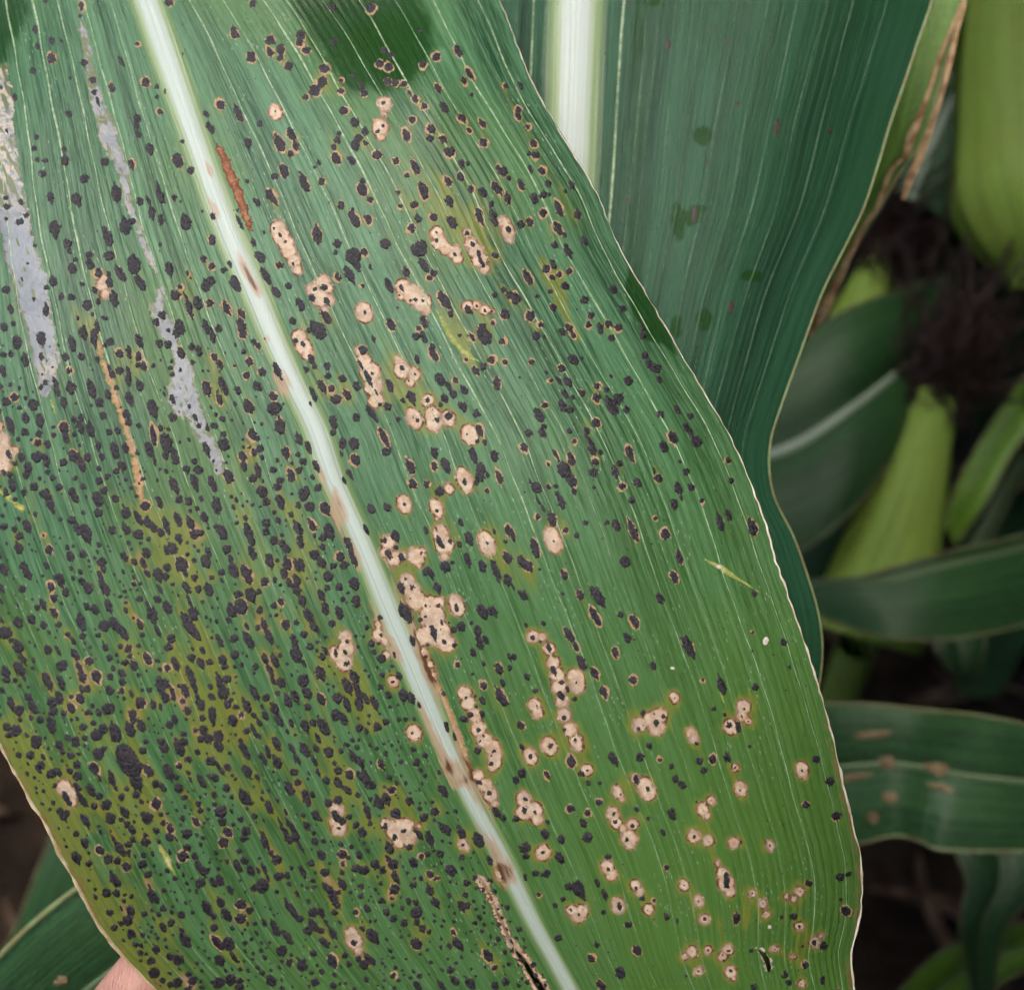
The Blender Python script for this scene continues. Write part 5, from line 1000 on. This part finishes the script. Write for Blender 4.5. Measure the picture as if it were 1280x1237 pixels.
# ------------------------------------------------------------------ ears and stalk
M['silk'] = plain('silk', (0.030, 0.014, 0.014), 0.6, var=0.6, scale=300, color2=(0.012, 0.006, 0.006))
M['stalk'] = leaf_material('stalk', (0.10, 0.19, 0.03), (0.18, 0.28, 0.06), (0.16, 0.20, 0.05), trans=0.0, rough=.5, fleck=0)
def ear(label, base, tip, R, nleaf=6, foot=1.0, flare=0.0, silk=170, silk_len=.07, droop=(0, 0, -1), seed=0, silkspread=1.0):
    rg = np.random.default_rng(seed)
    b, tp = W(*[np.array(float(q)) for q in base]), W(*[np.array(float(q)) for q in tip])
    t = thing('corn_ear', label, 'corn ear', b, 'corn ears')
    axv = tp - b; Ln = np.linalg.norm(axv); axv = axv / Ln
    A = np.cross(axv, AX_F); A /= np.linalg.norm(A); B = np.cross(axv, A)
    prof = curve([(-.1,foot),(0,foot),(.1,foot*.4+.6*.97),(.2,.93),(.4,.80),(.6,.65),(.8,.49),(.95,.37),(1.0,.33),(1.15,.22)])
    for k in range(nleaf):
        th0 = k * 2.4 + seed; hw = 1.0 + 0.25 * ((k * 3) % 4) / 3; lift = 1.0 + 0.035 * k
        s = np.linspace(-0.02, 1.0 + 0.04 * ((k * 7) % 4), 40); q = np.linspace(-1, 1, 17)
        Q, Sg = np.meshgrid(q, s)
        wa = hw * np.clip(1 - np.clip((Sg - .5) / .75, 0, 1)**2.2, .12, 1)
        th = th0 + Q * wa + 0.1 * np.sin(Sg * 5 + k)
        r = R * prof(np.clip(Sg, 0, 1.15)) * (lift + 0.03 * np.sin(Sg * 9 + k) + 0.02 * np.sin(Q * 9 + k * 2) + 0.05 * Q**4)
        r = r * (1 + flare * ((k * 5) % 3) * np.clip(Sg - .35, 0, 1)**2)
        V = b + Sg[..., None] * Ln * axv + r[..., None] * (np.cos(th)[..., None] * A + np.sin(th)[..., None] * B)
        uv = np.stack([(Q * R / PX / 60).ravel(), (Sg * Ln / PX / 100).ravel()], 1)
        obj('husk_leaf', np_mesh('husk_leaf', V.reshape(-1, 3), grid_faces(40, 17), None, uv), M['husk'], t)
    parts = []
    dr = np.array(droop, float)
    for _ in range(silk):
        a0 = rg.uniform(0, 6.28); r0 = R * .3 * math.sqrt(rg.random())
        p0 = tp - axv * 0.012 + r0 * (math.cos(a0) * A + math.sin(a0) * B)
        d0 = axv + 0.55 * silkspread * rg.normal(size=3) * .6
        s = np.linspace(0, 1, 10)[:, None]; Lk = silk_len * rg.uniform(.5, 1.1)
        side = rg.normal(size=3) * .3 * silkspread
        P = p0 + s * d0 * Lk + s**2 * (dr * .6 + side) * Lk + 0.006 * np.sin(s * rg.uniform(5, 12) + rg.uniform(0, 6)) * rg.normal(size=3)
        parts.append(tube(P, 0.0006, 4))
    V, F = merge(parts)
    o = obj('silk', np_mesh('silk', V, F), M['silk'], t); o['kind'] = 'stuff'
    return t
ear('light green corn ear with dark brown silk, centre right behind the leaves', (1080,790,.47), (1173,486,.47), .0245, silk=260, silk_len=.055, seed=3, droop=(0.1,0,-.1))
ear('bright yellow-green husk at the top right corner', (1296,350,.465), (1240,-120,.465), .029, nleaf=11, foot=.35, flare=.5, seed=5, silk=120)
ear('half hidden ear with near-black silk tuft, above the midrib leaf', (1030,520,.52), (1100,318,.52), .020, silk=260, silk_len=.055, seed=9, droop=(.7,0,.1))
def stalk(label, top, d, R, n=5):
    p = W(np.array(float(top[0])), np.array(float(top[1])), np.array(float(d)))
    zs = np.linspace(0.0, p[2], 120)
    t = thing('corn_stalk', label, 'stalk', (p[0], p[1], 0), 'corn stalks')
    per = 0.17
    ph = (zs % per) / per
    rad = R * (1.25 - .25 * zs / zs.max()) * (1 + .16 * np.exp(-((ph - .5) / .045)**2))
    P = np.stack([p[0] + .004 * np.sin(zs * 6), p[1] + .004 * np.cos(zs * 5), zs], 1)
    th = np.linspace(0, 2 * math.pi, 21)
    V = P[:, None] + rad[:, None, None] * np.stack([np.cos(th), np.sin(th), 0 * th], 1)[None]
    uv = np.stack([np.tile(th * 1.2, 120), np.repeat(zs * 20, 21)], 1)
    obj('cane', np_mesh('cane', V.reshape(-1, 3), grid_faces(120, 21), None, uv), M['stalk'], t)
    return t
stalk('pale green stalk below the centre ear', (1078, 800), .52, .011)

# ------------------------------------------------------------------ the rest of the corn field: rows around, plus leaves added above for shade, one mass
def build_field():
    rg = np.random.default_rng(21)
    parts, canes = [], []
    def frame(P):
        q = P - CAM
        d = q @ AX_F; x = 640 + FOC * (q @ AX_R) / np.maximum(d, 1e-3); y = 618.5 - FOC * (q @ AX_U) / np.maximum(d, 1e-3)
        return d, x, y
    def blocked(P, far):
        d, x, y = frame(P)
        return np.any((d > 0) & (d < far) & (x > -160) & (x < 1440) & (y > -160) & (y < 1400))
    spots_ = []
    for yr, n, st in ((0.98, 34, .15), (1.7, 30, .19), (2.45, 26, .24), (-0.75, 26, .2), (-1.5, 20, .26)):
        for i in range(n):
            spots_.append(((i - n / 2) * st + rg.normal(0, .03), yr + rg.normal(0, .04)))
    spots_ += [(.52, .22), (.62, .42), (.5, .62), (.75, .3), (.8, .6), (.95, .1), (.62, -.05), (.45, .8)]
    for (px, py) in spots_:
        H = rg.uniform(1.9, 2.4)
        az0 = rg.uniform(0, 6.28)
        zs = np.linspace(0, H, 10)
        P = np.stack([px + .02 * np.sin(zs * 3 + az0), py + .02 * np.cos(zs * 2 + az0), zs], 1)
        if not blocked(P, .8): canes.append(tube(P, .012 * (1.2 - .6 * zs / H), 7))
        nl = 12
        for k in range(nl):
            h = 0.35 + (H - .45) * k / nl + rg.normal(0, .03)
            az = az0 + math.pi * k + rg.normal(0, .5)
            Ls = rg.uniform(.65, .95); wd = rg.uniform(.035, .05)
            s = np.linspace(0, 1, 15)
            el = math.radians(rg.uniform(55, 75)) - s * math.radians(rg.uniform(85, 135))
            st = Ls / 14
            r = np.concatenate([[0], np.cumsum(np.cos(el[:-1]) * st)]); z = np.concatenate([[0], np.cumsum(np.sin(el[:-1]) * st)])
            c = np.stack([px + r * math.cos(az), py + r * math.sin(az), h + z], 1)
            if blocked(c, .75): continue
            w_ = wd * np.sin(np.clip(s * .94 + .06, 0, 1) * math.pi)**.6 + .002
            sd_ = np.array([-math.sin(az), math.cos(az), 0])
            q = np.array([-1, -.5, 0, .5, 1.])
            V = c[:, None] + sd_ * (q[None, :, None] * w_[:, None, None]) + np.array([0, 0, 1.]) * ((np.abs(q)[None] * .35 + .12 * q[None] * np.sin(s * 14 + k)[:, None]) * w_[:, None])[..., None]
            parts.append((V.reshape(-1, 3), grid_faces(15, 5)))
    # unseen leaves added just above the view to shade the background
    SDIR = np.array(sd)
    LIGHT_GAPS = [(W(np.array(1240.), np.array(120.), np.array(.465)), .11), (W(np.array(1140.), np.array(600.), np.array(.45)), .025)]
    def shade_leaf(px, py, h, az, Ls, wd, e0, e1, k):
        s = np.linspace(0, 1, 15)
        el = math.radians(e0) - s * math.radians(e1); st = Ls / 14
        r = np.concatenate([[0], np.cumsum(np.cos(el[:-1]) * st)]); z = np.concatenate([[0], np.cumsum(np.sin(el[:-1]) * st)])
        c = np.stack([px + r * math.cos(az), py + r * math.sin(az), h + z], 1)
        w_ = wd * np.sin(np.clip(s * .9 + .1, 0, 1) * math.pi)**.5 + .002
        sd_ = np.array([-math.sin(az), math.cos(az), 0]); q = np.array([-1, -.5, 0, .5, 1.])
        V = c[:, None] + sd_ * (q[None, :, None] * w_[:, None, None]) + np.array([0, 0, 1.]) * ((np.abs(q)[None] * .3 + .12 * q[None] * np.sin(s * 14 + k)[:, None]) * w_[:, None])[..., None]
        if blocked(V.reshape(-1, 3), .8): return
        for gp, gr in LIGHT_GAPS:                            # openings left towards the sun to light the upper husk and ear
            q_ = V.reshape(-1, 3) - gp; al = np.maximum(q_ @ SDIR, 0)
            if np.any(np.linalg.norm(q_ - al[:, None] * SDIR, axis=1) < gr): return
        parts.append((V.reshape(-1, 3), grid_faces(15, 5)))
    for k in range(330):
        shade_leaf(rg.uniform(.0, .95), rg.uniform(.62, .9), rg.uniform(1.12, 1.6), math.radians(-90 + rg.normal(0, 28)), rg.uniform(.4, .62), rg.uniform(.04, .055), rg.uniform(5, 35), rg.uniform(20, 70), k)
    for k in range(120):
        shade_leaf(rg.uniform(.75, 1.0), rg.uniform(.1, .8), rg.uniform(1.0, 1.6), math.radians(180 + rg.normal(0, 25)), rg.uniform(.4, .6), rg.uniform(.04, .055), rg.uniform(5, 35), rg.uniform(20, 70), k)
    for k in range(240):                               # more unseen leaves added at the right to darken the background
        shade_leaf(rg.uniform(.5, .8), rg.uniform(-.35, .5), rg.uniform(1.12, 1.65), math.radians(180 + rg.normal(0, 22)), rg.uniform(.28, .48), rg.uniform(.04, .055), rg.uniform(0, 35), rg.uniform(20, 70), k)
    V, F = merge(parts + [])
    uv = np.stack([np.tile(np.linspace(-2, 2, 5), len(V) // 5), np.arange(len(V)) * .03], 1)
    o = obj('corn_field', np_mesh('corn_field', V, F, None, uv), M['field'])
    o['kind'] = 'stuff'; o['label'] = 'mass of neighbouring corn foliage in the shade behind, with unseen leaves added overhead for shade'; o['category'] = 'corn field'
    V, F = merge(canes)
    uv = np.stack([V[:, 0] * 40, V[:, 2] * 10], 1)
    o = obj('corn_field_stalks', np_mesh('corn_field_stalks', V, F, None, uv), M['field'])
    o['kind'] = 'stuff'; o['label'] = 'mass of neighbouring corn stalks in the shade behind'; o['category'] = 'corn field'
build_field()

# dry leaf scraps on the soil
def build_litter():
    rg = np.random.default_rng(4)
    parts = []
    for _ in range(260):
        x, y = rg.uniform(-1.0, 1.4), rg.uniform(-.1, 1.6)
        az = rg.uniform(0, 6.28); L = rg.uniform(.05, .22); w_ = rg.uniform(.006, .02)
        s = np.linspace(-1, 1, 9); q = np.array([-1, 0, 1.])
        bend = rg.normal(0, .25)
        ca, sa = math.cos(az), math.sin(az)
        cx = x + s * L / 2 * ca - s**2 * bend * L * sa; cy = y + s * L / 2 * sa + s**2 * bend * L * ca
        ww = w_ * (1 - np.abs(s)**3 * .8)
        V = np.stack([cx[:, None] - sa * q * ww[:, None], cy[:, None] + ca * q * ww[:, None],
                      .045 + rg.uniform(0, .02) + .012 * np.sin(s * 3 + x)[:, None] + .5 * ww[:, None] * np.abs(q)], -1)
        parts.append((V.reshape(-1, 3), grid_faces(9, 3)))
    V, F = merge(parts)
    o = obj('leaf_litter', np_mesh('leaf_litter', V, F), M['litter'])
    o['kind'] = 'stuff'; o['label'] = 'dry brown leaf scraps lying on the dark soil'; o['category'] = 'leaf litter'
M['litter'] = plain('litter', (0.13, 0.085, 0.05), 0.9, var=.5, scale=30, color2=(0.05, 0.028, 0.016), bump=.001)
build_litter()

# ------------------------------------------------------------------ the hand under the leaf
def skin_material():
    k = NT('skin')
    v = k.objvec()
    n1 = k.noise(v, 260, 4, .6); n2 = k.noise(v, 2200, 3, .6)
    c = k.mix(k.smooth(n1, .3, .7), (0.60, 0.30, 0.235), (0.68, 0.385, 0.30))
    c = k.mix(k.math('MULTIPLY', k.smooth(n2, .5, .8), .25), c, (0.55, 0.22, 0.17))
    sh = k.n('BsdfPrincipled')
    k.put(sh.inputs['Base Color'], c); sh.inputs['Roughness'].default_value = .5
    sh.inputs['Subsurface Weight'].default_value = .25
    sh.inputs['Subsurface Radius'].default_value = (.0025, .0011, .0006)
    sh.inputs['Subsurface Scale'].default_value = 1.0
    wv = k.n('TexWave'); wv.inputs['Scale'].default_value = 420; wv.inputs['Distortion'].default_value = 6; wv.inputs['Detail'].default_value = 3; k.l(v, wv.inputs['Vector'])
    k.l(k.bump(k.math('ADD', n2, k.math('MULTIPLY', wv.outputs['Fac'], .5)), .00022, .9), sh.inputs['Normal'])
    return k.done(sh.outputs[0])
M['skin'] = skin_material()
def build_hand():
    J, E, R = [], [], []
    def add(p, r, par=None):
        J.append(p); R.append(r)
        if par is not None: E.append((par, len(J) - 1))
        return len(J) - 1
    P = lambda x, y, d: W(np.array(float(x)), np.array(float(y)), np.array(float(d)))
    palm = add(P(170, 2030, .178), .020)
    wr = add(P(330, 2520, .185), .019, palm)
    w0 = J[wr]
    f1 = add(w0 + np.array([-.03, -.10, -.075]), .024, wr)
    add(w0 + np.array([-.05, -.24, -.15]), .031, f1)
    fingers = [([(0,1760,.163),(67,1400,.1515),(185,1238,.1500),(300,1080,.1515)], (.0115,.0085,.0076,.0058)),
               ([(150,1830,.166),(185,1480,.156),(318,1290,.1545),(450,1120,.156)], (.0118,.0088,.0078,.006)),
               ([(265,1880,.168),(305,1570,.159),(430,1390,.157),(550,1240,.158)], (.0112,.0084,.0075,.0057)),
               ([(360,1960,.170),(405,1680,.162),(510,1520,.160),(600,1400,.160)], (.010,.0072,.0065,.005))]
    for pts, rs in fingers:
        par = palm
        for (x, y, d), r in zip(pts, rs): par = add(P(x, y, d), r, par)
        a, b = J[par - 1], J[par]
        add(b + (b - a) / np.linalg.norm(b - a) * .003, rs[-1] * .6, par)
    par = palm
    for (x, y, d), r in zip([(40,1990,.150),(90,1790,.130),(190,1590,.122),(270,1460,.121)], (.014,.0105,.0092,.007)): par = add(P(x, y, d), r, par)
    me = bpy.data.meshes.new('hand')
    me.from_pydata([tuple(map(float, p)) for p in J], E, [])
    o = obj('hand', me, M['skin'])
    sk = o.modifiers.new('skin', 'SKIN'); sk.use_smooth_shade = True
    for i, v in enumerate(me.skin_vertices[0].data):
        v.radius = (R[i], R[i]); v.use_root = (i == 0)
    sb = o.modifiers.new('sub', 'SUBSURF'); sb.levels = 2; sb.render_levels = 2
    o['label'] = 'bare pink fingers of a hand holding the spotted leaf from below, lower left'
    o['category'] = 'hand'
build_hand()
